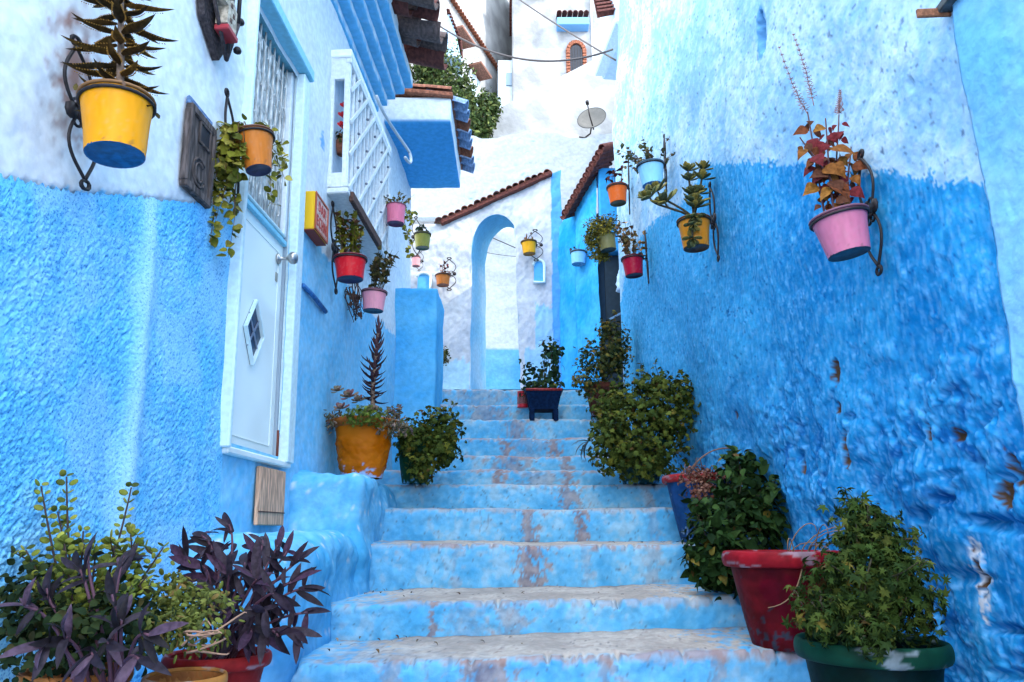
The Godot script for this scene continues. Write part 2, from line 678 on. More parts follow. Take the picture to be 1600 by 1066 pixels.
func left_house() -> void:
	var h := thing("plastered_house", "white and light blue plastered house with the pale turquoise door on the left", "house", Vector3(-1.2, 0.36, -4))
	var dep := func(u): return 1.05 * pow(7.3 / 1.05, u)
	var fp := func(u, v):
		var d: float = dep.call(u)
		var y: float = lerpf(0.3, 5.1, v)
		var o := noise(51, 0.9, 3).get_noise_2d(d, y) * 0.02
		var edge: float = along(LEDGE, d)
		o += noise(53, 9.0, 3).get_noise_2d(d, y) * 0.003
		if d < 3.0 and y < edge: o -= 0.01
		return LP(d, y, o)
	var skip := func(u, v):
		var d: float = dep.call(u)
		var y: float = lerpf(0.3, 5.1, v)
		return (d > 3.03 and d < 3.66 and y > 1.35 and y < 3.49) or (d < 2.9 and y < along(LEDGE, d) - 0.06)
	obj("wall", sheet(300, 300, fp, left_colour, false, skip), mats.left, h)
	var rp := func(u, v):
		var d: float = 1.05 * pow(3.0 / 1.05, u)
		var y: float = lerpf(0.3, along(LEDGE, d) + 0.015 * noise(42, 14.0, 3).get_noise_1d(d * 3.0), v)
		var k := clampf((1.0 - v) * 30.0, 0, 1) * clampf((1.0 - u) * 30.0, 0, 1)
		var st_ := exp(-pow((d - 2.31) / 0.055, 2.0))
		k *= 1.0 - 0.75 * st_
		k *= clampf(0.85 + 1.3 * noise(55, 1.6, 3).get_noise_2d(d, y), 0.15, 1.7)
		var o := noise(51, 0.9, 3).get_noise_2d(d, y) * 0.02 + 0.004
		o += k * (noise(43, 85.0, 2).get_noise_2d(d, y) * 0.0028 + noise(52, 40.0, 2).get_noise_2d(d, y) * 0.0028 - 0.02 * maxf(noise(54, 45.0, 2).get_noise_2d(d, y) - 0.40, 0.0)) + 0.022 * st_ * clampf((1.0 - v) * 6.0, 0, 1)
		return LP(d, y, o)
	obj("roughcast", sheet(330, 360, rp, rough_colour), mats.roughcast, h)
	# the rest of the house behind that face, with thickness
	var st := begin(false)
	box(st, Transform3D(Basis(), Vector3(-3.5, 2.7, -2.9)), Vector3(3.0, 4.7, 8.8), 0.02)
	obj("house_body", done(st), mat(WHITE * 0.95, {"tex": mats.wash}), h)
	st = begin(false)
	quad(st, LP(-1.5, 0.3), LP(1.06, 0.3), LP(1.06, 5.1), LP(-1.5, 5.1))
	quad(st, LP(7.3, 0.3), Vector3(-2.2, 0.3, -7.3), Vector3(-2.2, 5.1, -7.3), LP(7.3, 5.1))
	quad(st, LP(-1.5, 5.1), LP(7.3, 5.1), Vector3(-2.2, 5.1, -7.3), Vector3(-2.2, 5.1, 1.5))
	quad(st, Vector3(-2.2, 0.3, 1.5), LP(-1.5, 0.3), LP(-1.5, 5.1), Vector3(-2.2, 5.1, 1.5))
	obj("outer_wall", done(st), mat(WHITE * 0.95, {"tex": mats.wash}), h)
	door(h)
	window_bay(h)
	# corbelled cornice over the window
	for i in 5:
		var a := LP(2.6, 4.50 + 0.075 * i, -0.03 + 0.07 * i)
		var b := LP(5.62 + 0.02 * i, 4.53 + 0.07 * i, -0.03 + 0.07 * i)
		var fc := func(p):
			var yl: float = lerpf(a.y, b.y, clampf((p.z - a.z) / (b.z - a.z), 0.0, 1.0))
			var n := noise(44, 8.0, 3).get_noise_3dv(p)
			return mixc(Color(0.16, 0.50, 0.80), Color(0.74, 0.80, 0.84), clampf((p.y - yl + 0.036 + n * 0.02) * 60.0, 0.0, 1.0) - 0.15 + n * 0.5)  # undersides and lower edges blue: their shade put into the stripe colour
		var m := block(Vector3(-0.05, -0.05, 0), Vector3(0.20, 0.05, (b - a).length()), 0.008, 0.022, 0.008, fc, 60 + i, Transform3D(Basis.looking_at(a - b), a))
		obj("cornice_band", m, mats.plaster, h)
	var under := begin(false)
	box(under, Transform3D(Basis(), LP(4.1, 4.93, 0.05)), Vector3(0.56, 0.06, 2.9), 0.01)
	obj("eave_slab", done(under), mats.plaster, h)
	# old roof tiles at the eave, seen from below
	var ev := part("eave", h)
	for row in 2:
		for i in 14:
			var d := 2.9 + 0.195 * i + row * 0.09
			var t := Transform3D(Basis(), LP(d, 4.96 - row * 0.03 + rf(-0.015, 0.015), 0.44 + row * 0.19 + rf(-0.02, 0.02)))
			t.basis = Basis(Vector3.UP, PI / 2 + rf(-0.06, 0.06)) * Basis(Vector3.RIGHT, 0.2 + rf(-0.04, 0.04)) * Basis(Vector3.BACK, PI if (i + row) % 2 == 0 else 0.0)
			obj("roof_tile", tile_mesh(0.105, 0.085, 0.34), [mats.tile_old, mats.tile_dark, mats.tile_old][i % 3], ev, t)
	canopy(h)
	# the boarded hatch under the door, the ledges of the plinth
	st = begin(false)
	box(st, Transform3D(LB(3.53, 1.155, 0.015).basis, LP(3.53, 1.155, 0.018)), Vector3(0.34, 0.26, 0.02), 0.004)
	var hatch := obj("hatch_cover", done(st), mat(Color(0.86, 0.48, 0.30), {"rough": 0.9, "tex": tex(33, 0.03, 0.72, 1.0, 4), "scale": 3.0, "stretch": 0.15}), h)
	st = begin(false)
	box(st, Transform3D(LB(3.53, 1.075).basis, LP(3.53, 1.085, 0.030)), Vector3(0.338, 0.004, 0.004))
	obj("crack", done(st), mats.rust, hatch)
	var pc := func(p):
		var n1 := noise(45, 3.0, 4).get_noise_3dv(p)
		var n2 := noise(46, 18.0, 3).get_noise_3dv(p)
		var c := mixc(Color(0.085, 0.42, 0.72), Color(0.22, 0.56, 0.80), 0.4 + n1 + n2 * 0.5)
		c = mixc(c, Color(0.66, 0.70, 0.74), (n2 - 0.42) * 6.0)
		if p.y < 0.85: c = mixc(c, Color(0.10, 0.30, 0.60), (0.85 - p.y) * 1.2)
		return c
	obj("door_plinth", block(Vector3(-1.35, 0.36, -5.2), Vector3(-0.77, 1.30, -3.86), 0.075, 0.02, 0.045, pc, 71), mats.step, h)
	obj("ledge", block(Vector3(-1.35, 0.36, -3.98), Vector3(-0.80, 0.985, -2.72), 0.09, 0.02, 0.05, pc, 72), mats.step, h)
	obj("low_ledge", block(Vector3(-1.40, 0.30, -2.85), Vector3(-0.88, 0.50, -1.2), 0.06, 0.03, 0.05, pc, 73), mats.step, h)


# half of a clay pipe along z, wide end at 0, hollow side down
func tile_mesh(r0: float, r1: float, length: float) -> ArrayMesh:
	var st := begin()
	var n := 8
	for s in 2:
		for i in n:
			var a := PI * i / n
			var b := PI * (i + 1) / n
			var k := 1.0 if s == 0 else 0.86
			var p0 := Vector3(cos(a) * r0 * k, sin(a) * r0 * k, 0)
			var p1 := Vector3(cos(b) * r0 * k, sin(b) * r0 * k, 0)
			var q0 := Vector3(cos(a) * r1 * k, sin(a) * r1 * k, -length)
			var q1 := Vector3(cos(b) * r1 * k, sin(b) * r1 * k, -length)
			if s == 0: quad(st, p1, p0, q0, q1)
			else: quad(st, p0, p1, q1, q0)
			if s == 0:
				st.set_smooth_group(-1)
				quad(st, p0, p1, p1 * 0.86, p0 * 0.86)
				st.set_smooth_group(0)
	return done(st)


func door(h: Node3D) -> void:
	var y0 := 1.33
	var y1 := 3.52
	var fr := part("door_frame", h)
	for e in [[2.985, 0.03], [3.715, 0.10]]:
		var st := begin(false)
		box(st, Transform3D(LB(e[0], 2.42).basis, LP(e[0], 2.42, -0.03)), Vector3(e[1], y1 - y0, 0.15), 0.006)
		obj("jamb", done(st), mats.palejamb, fr)
	var st := begin(false)
	box(st, Transform3D(LB(3.35, y1).basis, LP(3.35, y1 + 0.035, -0.02)), Vector3(0.84, 0.07, 0.17), 0.006)
	obj("lintel", done(st), mats.turq, fr)
	st = begin(false)
	box(st, Transform3D(LB(3.35, y0).basis, LP(3.37, y0 - 0.012, -0.03)), Vector3(0.76, 0.03, 0.13), 0.006)
	obj("threshold", done(st), mats.mint, fr)
	st = begin(false)
	box(st, Transform3D(LB(3.655, 2.4).basis, LP(3.657, 2.42, -0.035)), Vector3(0.012, y1 - y0, 0.05), 0.0)
	obj("door_stop", done(st), mat(Color(0.30, 0.36, 0.42), {"rough": 0.5}), fr)
	st = begin(false)
	box(st, Transform3D(LB(3.655, 1.42).basis, LP(3.657, 1.42, -0.028)), Vector3(0.014, 0.13, 0.055), 0.002)
	obj("rusty_hinge", done(st), mat(Color(0.22, 0.06, 0.04), {"rough": 0.8, "tex": mats.mottle}), fr)
	var dr := part("door", h)
	st = begin(false)
	box(st, Transform3D(LB(3.34, 1.9).basis, LP(3.34, 1.90, -0.045)), Vector3(0.62, 1.16, 0.04), 0.004)
	obj("door_panel", done(st), mats.mint, dr)
	for e in [[3.34, 2.40, 0.50, 0.006], [3.34, 1.40, 0.50, 0.006], [3.09, 1.90, 0.006, 1.0], [3.59, 1.90, 0.006, 1.0]]:
		st = begin(false)
		box(st, Transform3D(LB(e[0], e[1]).basis, LP(e[0], e[1], -0.0235)), Vector3(e[2], e[3], 0.004), 0.001)
		obj("beading", done(st), mats.mint, dr)
	st = begin(false)
	box(st, Transform3D(LB(3.57, 2.28).basis, LP(3.57, 2.26, -0.023)), Vector3(0.03, 0.05, 0.004), 0.002)
	obj("lock_plate", done(st), mat(Color(0.40, 0.36, 0.30), {"rough": 0.4, "metal": 0.7}), dr)
	for e in [[2.47, 0.03, 0.05], [2.515, 0.018, 0.035]]:
		st = begin(false)
		box(st, Transform3D(LB(3.34, e[0]).basis, LP(3.34, e[0], -0.03)), Vector3(0.62, e[1], e[2]), 0.005)
		obj("rail", done(st), mats.turq if e[1] > 0.02 else mats.palejamb, dr)
	for e in [3.035, 3.645]:
		st = begin(false)
		box(st, Transform3D(LB(e, 3.0).basis, LP(e, 3.01, -0.04)), Vector3(0.035, 0.98, 0.05), 0.004)
		obj("stile", done(st), mats.whitepaint, dr)
	st = begin(false)
	box(st, Transform3D(LB(3.34, 3.0).basis, LP(3.34, 3.01, -0.075)), Vector3(0.6, 0.98, 0.012))
	obj("backing_sheet", done(st), mats.peel, dr)
	# wrought tracery of the upper half
	for i in 9:
		var d := 3.085 + 0.064 * i
		st = begin()
		tube(st, [LP(d, 2.53, -0.035), LP(d, 3.49, -0.035)], 0.006, 0.006, 5)
		obj("grille_bar", done(st), mats.peel, dr)
		if i == 8: break
		for j in 5:
			var y := 2.62 + 0.19 * j
			var s := 1.0 if (i + j) % 2 else -1.0
			st = begin()
			var pts := []
			for k in 15:
				var a := -1.2 + 4.7 * k / 14.0
				var r := 0.012 + 0.018 * k / 14.0
				pts.append(LP(d + 0.032 + s * cos(a) * r, y + sin(a) * r * 1.9, -0.033))
			tube(st, pts, 0.005, 0.004, 4)
			obj("scroll", done(st), mats.peel, dr)
	# diamond peephole
	var c := LB(3.30, 1.895, -0.024)
	var pane := PackedVector2Array([Vector2(0, -0.155), Vector2(0.105, 0), Vector2(0, 0.155), Vector2(-0.105, 0)])
	st = begin(false)
	prism(st, pane, 0.006, c.translated_local(Vector3(0, 0, 0.004)))
	var pn := obj("diamond_pane", done(st), mat(Color(0.025, 0.045, 0.09), {"rough": 0.25}), dr)
	st = begin(false)
	for i in 4:
		var a := pane[i]
		var b := pane[(i + 1) % 4]
		var m := (a + b) * 0.5
		var t := c * Transform3D(Basis(Vector3.BACK, (b - a).angle()), Vector3(m.x, m.y, 0.012))
		box(st, t, Vector3((b - a).length() + 0.006, 0.008, 0.020), 0.002)
	obj("diamond_frame", done(st), mats.palejamb, dr)
	st = begin(false)
	for i in 7:
		var k := -0.09 + 0.03 * i
		for s in [-1.0, 1.0]:
			var half := 0.155 * (1.0 - absf(k) / 0.21) * 0.55
			var mid := c * Vector3(k * 0.5, s * k * 0.6, 0.009)
			box(st, Transform3D(c.basis * Basis(Vector3.BACK, s * 0.97), mid), Vector3(half * 1.3, 0.004, 0.004))
	obj("diamond_lattice", done(st), mat(Color(0.30, 0.34, 0.45), {"rough": 0.4, "metal": 0.5}), dr)
	# round knob on a rose
	var kt := LB(3.57, 2.36, -0.02)
	kt.basis = kt.basis * Basis(Vector3.RIGHT, PI / 2)
	obj("knob", lathem([Vector2(0, 0), Vector2(0.028, 0), Vector2(0.026, 0.008), Vector2(0.010, 0.014), Vector2(0.009, 0.05), Vector2(0.020, 0.056), Vector2(0.031, 0.068), Vector2(0.033, 0.082), Vector2(0.026, 0.096), Vector2(0.012, 0.102), Vector2(0, 0.103)], 18, kt), mat(Color(0.45, 0.42, 0.40), {"rough": 0.3, "metal": 0.9}), dr)


func window_bay(h: Node3D) -> void:
	var w := part("window_bay", h)
	var d0 := 4.30
	var d1 := 5.56
	var ya := 3.12
	var yb := 4.06
	var o := 0.12
	var st := begin(false)
	box(st, Transform3D(LB(4.93, ya).basis, LP(4.93, ya - 0.03, 0.055)), Vector3(d1 - d0 + 0.06, 0.04, 0.17), 0.008)
	obj("sill_slab", done(st), mats.whitepaint, w)
	st = begin(false)
	box(st, Transform3D(LB(5.2, ya).basis, LP(4.75, ya - 0.045, 0.148)), Vector3(0.85, 0.07, 0.03), 0.006)
	obj("weathered_sill_beam", done(st), mats.rust, w)
	st = begin(false)
	box(st, Transform3D(LB(4.93, yb).basis, LP(4.93, yb + 0.03, 0.055)), Vector3(d1 - d0 + 0.06, 0.06, 0.17), 0.008)
	obj("head_slab", done(st), mats.plaster, w)
	for d in [d0, d1]:   # side cheeks with an upright opening
		st = begin(false)
		var side := Basis(Vector3(1, 0.03, 0.043).normalized(), Vector3.UP, Vector3.BACK)
		for e in [[0.012, 0.03, ya, yb], [0.108, 0.03, ya, yb], [0.06, 0.07, ya, ya + 0.10], [0.06, 0.07, yb - 0.16, yb]]:
			box(st, Transform3D(side.orthonormalized(), LP(d, (e[2] + e[3]) * 0.5, e[0])), Vector3(e[1], e[3] - e[2], 0.03 + e[1] * 0.02), 0.003)
		obj("side_cheek", done(st), mats.whitepaint, w)
	st = begin(false)
	box(st, Transform3D(LB(4.93, 3.59).basis, LP(4.93, 3.59, 0.012)), Vector3(d1 - d0 - 0.02, yb - ya, 0.012))
	obj("shutter", done(st), mat(Color(0.50, 0.62, 0.76), {"rough": 0.6, "tex": mats.wash}), w)
	for e in [[d0, d1, ya + 0.02], [d0, d1, yb - 0.02]]:
		st = begin(false)
		box(st, Transform3D(LB(4.93, e[2]).basis, LP(4.93, e[2], o)), Vector3(d1 - d0 + 0.04, 0.035, 0.035), 0.004)
		obj("grille_rail", done(st), mats.whitepaint, w)
	for i in 13:
		var d := lerpf(d0 + 0.01, d1 - 0.01, i / 12.0)
		st = begin(false)
		box(st, Transform3D(LB(d, 3.59).basis, LP(d, 3.59, o)), Vector3(0.020 if i % 12 else 0.032, yb - ya, 0.02), 0.002)
		obj("grille_bar", done(st), mats.whitepaint, w)
	var g := 0.235
	for s in [-1.0, 1.0]:   # crossing laths make the diamonds
		var k := -5
		while k < 10:
			var a := Vector2(d0 + k * g, ya) if s > 0 else Vector2(d0 + k * g, yb)
			var b := a + Vector2(yb - ya, s * (yb - ya))
			var t0 := clampf((d0 - a.x) / (b.x - a.x), 0, 1)
			var t1 := clampf((d1 - a.x) / (b.x - a.x), 0, 1)
			k += 1
			if t1 - t0 < 0.05: continue
			var p := a.lerp(b, t0)
			var q := a.lerp(b, t1)
			st = begin(false)
			var P := LP(p.x, p.y, o + 0.018 * s)
			var Q := LP(q.x, q.y, o + 0.018 * s)
			box(st, Transform3D(LB(p.x, p.y, 0.0, 0.0).basis * Basis(Vector3.BACK, s * PI / 4), (P + Q) * 0.5), Vector3((Q - P).length(), 0.028, 0.012), 0.002)
			obj("grille_lath", done(st), mats.whitepaint, w)
	var mat_stud := mat(Color(0.16, 0.18, 0.22), {"rough": 0.6})
	for i in 5:
		for j in 3:
			st = begin()
			var p := LP(d0 + 0.15 + 0.235 * i, ya + 0.22 + 0.25 * j, o + 0.035)
			lathe(st, [Vector2(0.0, -0.008), Vector2(0.010, -0.005), Vector2(0.010, 0.005), Vector2(0, 0.008)], 6, Transform3D(Basis(), p))
			obj("grille_stud", done(st), mat_stud, w)


func canopy(h: Node3D) -> void:
	var c := part("door_canopy", h)
	var fc := func(p): return Color(0.09, 0.41, 0.78) if p.y < 4.62 else WHITE
	obj("canopy_slab", block(Vector3(-1.30, 4.60, -7.32), Vector3(-0.56, 4.86, -5.98), 0.012, 0.035, 0.006, fc, 81), mats.plaster, c)
	var st := begin(false)
	box(st, Transform3D(Basis(Vector3.BACK, -0.10), Vector3(-0.90, 4.90, -6.65)), Vector3(0.72, 0.05, 1.42), 0.01)
	obj("canopy_roof", done(st), mats.tile, c)
	for i in 8:
		var t := Transform3D(Basis(Vector3.UP, PI / 2 + rf(-0.05, 0.05)) * Basis(Vector3.RIGHT, 0.34), Vector3(-0.43, 4.80 + rf(-0.012, 0.012), -6.08 - 0.172 * i))
		obj("roof_tile", tile_mesh(0.085, 0.075, 0.40), [mats.tile_blue, mats.tile_blue, mats.tile][i % 3], c, t)
	for i in 3:
		var t := Transform3D(Basis(Vector3.UP, PI / 2) * Basis(Vector3.RIGHT, 0.12), Vector3(-0.56 - 0.24 * i, 4.91 + 0.02 * i, -5.99))
		obj("ridge_tile", tile_mesh(0.055, 0.05, 0.26), mats.tile, c, t)


var REDGE := [Vector2(1.0, 1.99), Vector2(1.978, 1.983), Vector2(2.373, 2.216), Vector2(2.788, 2.463), Vector2(3.383, 2.811), Vector2(4.203, 3.237), Vector2(4.716, 3.240), Vector2(5.558, 3.430), Vector2(6.038, 3.525), Vector2(6.486, 3.500), Vector2(7.2, 3.05)]
# worn places of the right wall: where, half sizes along and up, depth, 1 = bare brown core, 2 = with a white rim, 0 = only a dent
var PITS := [[Vector2(2.948, 1.634), 0.035, 0.05, 0.03, 1], [Vector2(2.904, 1.304), 0.028, 0.075, 0.045, 1], [Vector2(2.955, 1.485), 0.03, 0.025, 0.03, 1], [Vector2(2.396, 1.319), 0.02, 0.03, 0.03, 1], [Vector2(2.253, 1.281), 0.03, 0.022, 0.03, 1], [Vector2(2.104, 1.101), 0.045, 0.03, 0.05, 1], [Vector2(2.035, 1.161), 0.025, 0.045, 0.05, 1], [Vector2(2.264, 0.864), 0.022, 0.075, 0.03, 2], [Vector2(2.511, 1.021), 0.05, 0.05, 0.045, 0], [Vector2(2.381, 1.098), 0.06, 0.012, 0.035, 0], [Vector2(2.188, 1.032), 0.09, 0.012, 0.035, 0], [Vector2(2.183, 1.173), 0.012, 0.05, 0.02, 0], [Vector2(3.312, 3.520), 0.04, 0.12, 0.09, 3], [Vector2(2.215, 2.483), 0.02, 0.03, 0.03, 0], [Vector2(2.271, 2.662), 0.015, 0.02, 0.02, 0], [Vector2(3.565, 1.450), 0.03, 0.03, 0.025, 0], [Vector2(3.324, 1.277), 0.02, 0.03, 0.03, 1], [Vector2(2.866, 1.425), 0.05, 0.02, 0.03, 0], [Vector2(4.095, 1.625), 0.015, 0.02, 0.02, 1], [Vector2(3.662, 1.542), 0.02, 0.02, 0.02, 0]]


var pit_cells := {}


func pits_near(d: float, y: float) -> Array:
	if pit_cells.is_empty():
		for e in PITS:
			for i in range(int((e[0].x - e[1] * 2.6) * 8.0), int((e[0].x + e[1] * 2.6) * 8.0) + 1):
				for j in range(int((e[0].y - e[2] * 2.6) * 8.0), int((e[0].y + e[2] * 2.6) * 8.0) + 1):
					var k := Vector2i(i, j)
					if not pit_cells.has(k): pit_cells[k] = []
					pit_cells[k].append(e)
	return pit_cells.get(Vector2i(int(d * 8.0), int(y * 8.0)), [])


func right_colour(p: Vector3) -> Color:
	var d := -p.z
	var y := p.y
	var n1 := noise(61, 1.3, 4).get_noise_2d(d, y)
	var n2 := noise(62, 9.0, 4).get_noise_2d(d, y)
	var n3 := noise(63, 34.0, 3).get_noise_2d(d, y)
	var pil := 1.945 + n2 * 0.03 + clampf(1.9 - y, 0.0, 1.0) * 0.02
	if d < pil and y > 1.22 + n2 * 0.1:
		return mixc(Color(0.16, 0.46, 0.74), Color(0.27, 0.55, 0.78), 0.5 + n1 * 1.3 + n2 * 0.4)
	if y > along(REDGE, d) + n2 * 0.05 + n3 * 0.035:
		var c := mixc(Color(0.27, 0.49, 0.69), Color(0.50, 0.67, 0.79), 0.45 + n1 * 1.2 + n2 * 0.9)
		c = mixc(c, Color(0.16, 0.38, 0.66), (-n3 - 0.28) * 2.5)
		c = mixc(c, Color(0.12, 0.32, 0.58), (1.25 - Vector2((d - PITS[12][0].x) / 0.055, (y - PITS[12][0].y) / 0.13).length() + n2 * 0.5) * 4.0)
		return mixc(c, Color(0.10, 0.16, 0.26), clampf((noise(71, 16.0, 3).get_noise_2d(d, y) - 0.50) * 9.0, 0.0, 0.8))
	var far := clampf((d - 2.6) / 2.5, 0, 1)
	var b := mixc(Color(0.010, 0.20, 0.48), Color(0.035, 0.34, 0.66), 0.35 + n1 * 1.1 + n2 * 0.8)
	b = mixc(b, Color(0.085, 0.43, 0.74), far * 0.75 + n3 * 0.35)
	b = mixc(b, Color(0.16, 0.46, 0.80), (n2 + n3 * 0.8 - 0.42) * 2.2)
	var br := noise(76, 22.0, 3).get_noise_2d(d * 1.6, y * 0.45)
	b = mixc(b, Color(0.20, 0.47, 0.74), clampf(br * 0.9 - 0.05, 0.0, 0.4))
	b = mixc(b, Color(0.008, 0.17, 0.44), clampf(-br * 0.9 - 0.10, 0.0, 0.35))
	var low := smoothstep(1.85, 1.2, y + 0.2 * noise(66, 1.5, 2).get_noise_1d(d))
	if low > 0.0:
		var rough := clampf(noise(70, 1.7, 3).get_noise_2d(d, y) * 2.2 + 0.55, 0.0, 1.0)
		b = mixc(b, Color(0.008, 0.10, 0.34), low * rough * clampf((noise(68, 8.0, 4).get_noise_2d(d * 0.8, y) - 0.2) * 5.0, 0.0, 0.8))  # shade of the eroded crevices put into the colour
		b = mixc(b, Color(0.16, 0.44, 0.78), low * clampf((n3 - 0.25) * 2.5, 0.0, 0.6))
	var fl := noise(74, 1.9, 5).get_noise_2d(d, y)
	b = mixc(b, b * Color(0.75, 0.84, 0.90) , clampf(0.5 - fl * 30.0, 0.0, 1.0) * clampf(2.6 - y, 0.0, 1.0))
	b = mixc(b, Color(0.22, 0.50, 0.78), clampf(0.55 - absf(fl + 0.005) * 90.0, 0.0, 0.5) * clampf(2.4 - y, 0.0, 1.0))
	var crk := absf(noise(75, 1.1, 4).get_noise_2d(d, y))
	b = mixc(b, Color(0.01, 0.07, 0.22), clampf(1.0 - crk * 130.0, 0.0, 0.7) * clampf(n1 * 5.0, 0.0, 1.0))
	b = mixc(b, Color(0.01, 0.08, 0.28), clampf((-n3 - 0.52) * 6.0, 0.0, 0.8))  # fine pits darkened in the colour to deepen their shade
	for e in pits_near(d, y):
		var q := Vector2((d - e[0].x) / e[1], (y - e[0].y) / e[2])
		var r := q.length() + n3 * 0.9 + n2 * 0.5
		if r < 1.6 and e[4] > 0:
			if e[4] == 2 and r > 0.9: b = mixc(b, Color(0.55, 0.58, 0.64), (1.6 - r) * 3.0)
			if r < 1.0: b = mixc(b, Color(0.10, 0.055, 0.035), (1.0 - r) * 4.0)
	return b


func right_house() -> void:
	var h := thing("rendered_house", "deep blue rendered house with a pale upper wall on the right of the steps", "house", Vector3(1.4, 0.36, -3.5))
	var dep := func(u): return 1.0 * pow(7.0, u)
	var fp := func(u, v):
		var y: float = lerpf(0.3, 7.2, pow(v, 1.55))
		var d: float = dep.call(u)
		d = minf(d, 7.05 - maxf(y - 5.0, 0.0) * 0.42 + 0.05 * noise(64, 3.0, 3).get_noise_1d(y))
		var n2 := noise(62, 9.0, 4).get_noise_2d(d, y)
		var o := noise(65, 0.8, 3).get_noise_2d(d, y) * 0.035 + n2 * 0.0035
		var low := smoothstep(1.85, 1.2, y + 0.2 * noise(66, 1.5, 2).get_noise_1d(d))
		if low > 0.0:
			var rough := clampf(noise(70, 1.7, 3).get_noise_2d(d, y) * 2.2 + 0.45, 0.0, 1.0)
			var st_ := smoothstep(2.6, 2.2, d) * smoothstep(1.35, 1.1, y)   # stone courses show through
			var row := y * 7.5 + 0.5 * noise(72, 1.2, 2).get_noise_2d(d, y)
			o -= st_ * 0.028 * smoothstep(0.16, 0.04, absf(fmod(row, 1.0) - 0.5)) * clampf(noise(73, 3.0, 3).get_noise_2d(d, y) * 2.5 + 0.5, 0.0, 1.0)
			o += low * (noise(67, 2.6, 3).get_noise_2d(d * 0.75, y * 1.2) * 0.024 - rough * maxf(noise(68, 9.0, 5).get_noise_2d(d * 0.8, y) - 0.12, 0.0) * 0.040 + rough * noise(63, 34.0, 3).get_noise_2d(d, y) * 0.006)
		o += 0.006 * smoothstep(-0.02, 0.015, noise(74, 1.9, 5).get_noise_2d(d, y)) * clampf(2.6 - y, 0.0, 1.0)   # a newer coat that has flaked off in places
		if y > along(REDGE, d): o += maxf(noise(69, 3.5, 2, FastNoiseLite.TYPE_CELLULAR).get_noise_2d(d, y) + 0.4, 0.0) * 0.007
		if d < 1.945 and y > 1.22: o += 0.02
		for e in pits_near(d, y):
			var q := Vector2((d - e[0].x) / e[1], (y - e[0].y) / e[2])
			var r := q.length() + n2 * 0.6
			if r < 1.5: o -= e[3] * 0.55 * smoothstep(1.2, 0.6, r)
		return RP(d, y, o)
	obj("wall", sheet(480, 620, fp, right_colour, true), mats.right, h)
	var body := mat(Color(0.42, 0.62, 0.84), {"tex": mats.wash})
	var st := begin(false)
	quad(st, RP(1.02, 0.3), RP(-1.6, 0.3), RP(-1.6, 7.6), RP(1.02, 7.6))
	quad(st, RP(6.2, 7.15), RP(1.0, 7.15), RP(1.0, 7.6), RP(6.2, 7.6))
	var a := RP(7.0, 0.3)
	quad(st, Vector3(4.6, 0.3, -7.0), a, RP(7.0, 5.0), Vector3(4.6, 5.0, -7.0))
	quad(st, Vector3(4.6, 5.0, -7.0), RP(7.0, 5.0), RP(6.15, 7.15), Vector3(4.6, 7.15, -6.15))
	quad(st, Vector3(4.6, 7.15, -6.15), RP(6.15, 7.15), RP(6.2, 7.6), Vector3(4.6, 7.6, -6.2))
	quad(st, Vector3(4.6, 7.6, 1.6), RP(-1.6, 7.6), RP(-1.6, 0.3), Vector3(4.6, 0.3, 1.6))
	quad(st, RP(-1.6, 7.6), Vector3(4.6, 7.6, 1.6), Vector3(4.6, 7.6, -6.2), RP(6.2, 7.6))
	quad(st, Vector3(4.6, 0.3, 1.6), Vector3(4.6, 0.3, -7.0), Vector3(4.6, 7.6, -7.0), Vector3(4.6, 7.6, 1.6))
	obj("outer_wall", done(st), body, h)
	# metal awning over the pale pilaster
	st = begin(false)
	box(st, Transform3D(RB(1.45, 2.6).basis, RP(1.50, 2.59, 0.045)), Vector3(0.98, 0.03, 0.11), 0.004)
	var aw := obj("metal_awning", done(st), mat(Color(0.10, 0.12, 0.13), {"rough": 0.5, "metal": 0.4, "tex": mats.mottle, "scale": 3.0}), h)
	st = begin(false)
	box(st, Transform3D(RB(2.0, 2.6).basis, RP(1.985, 2.580, 0.05)), Vector3(0.012, 0.030, 0.11), 0.003)
	obj("rusty_edge", done(st), mat(Color(0.30, 0.12, 0.06), {"rough": 0.8, "tex": mats.mottle, "scale": 8.0}), aw)


# nosing heights and distances of the flight, from the lowest step up
var STEPS := [[2.9, 0.55], [3.45, 0.70], [4.1, 0.93], [4.55, 1.13], [4.95, 1.30], [5.4, 1.43], [5.8, 1.57], [6.2, 1.76], [6.6, 1.98], [7.0, 2.18], [7.4, 2.40]]
# brown scrapes on risers: step, x, half width, strength
var SCRAPES := [[0, -0.1, 0.12, 0.9], [0, -0.45, 0.05, 0.5], [0, 0.35, 0.04, 0.6], [0, 0.75, 0.03, 0.5], [0, -0.3, 0.03, 0.4], [1, -0.35, 0.03, 0.9], [1, 0.0, 0.1, 0.5], [1, -0.2, 0.12, 0.3], [2, 0.1, 0.09, 0.95], [2, -0.3, 0.03, 0.3], [2, 0.75, 0.06, 0.35], [2, 0.4, 0.03, 0.3], [3, 0.1, 0.055, 0.9], [3, 0.42, 0.055, 0.95], [3, 0.85, 0.05, 0.3], [4, 0.37, 0.09, 0.8], [4, 0.9, 0.04, 0.4], [5, -0.1, 0.05, 1.0], [5, 0.2, 0.25, 0.5], [5, 0.42, 0.06, 0.9], [6, 0.0, 0.22, 0.7], [6, 0.42, 0.06, 0.9], [7, -0.05, 0.06, 0.9], [7, 0.15, 0.3, 0.4], [7, 0.36, 0.08, 0.9], [8, 0.05, 0.15, 0.7], [9, -0.25, 0.3, 0.6], [10, -0.3, 0.4, 0.4]]


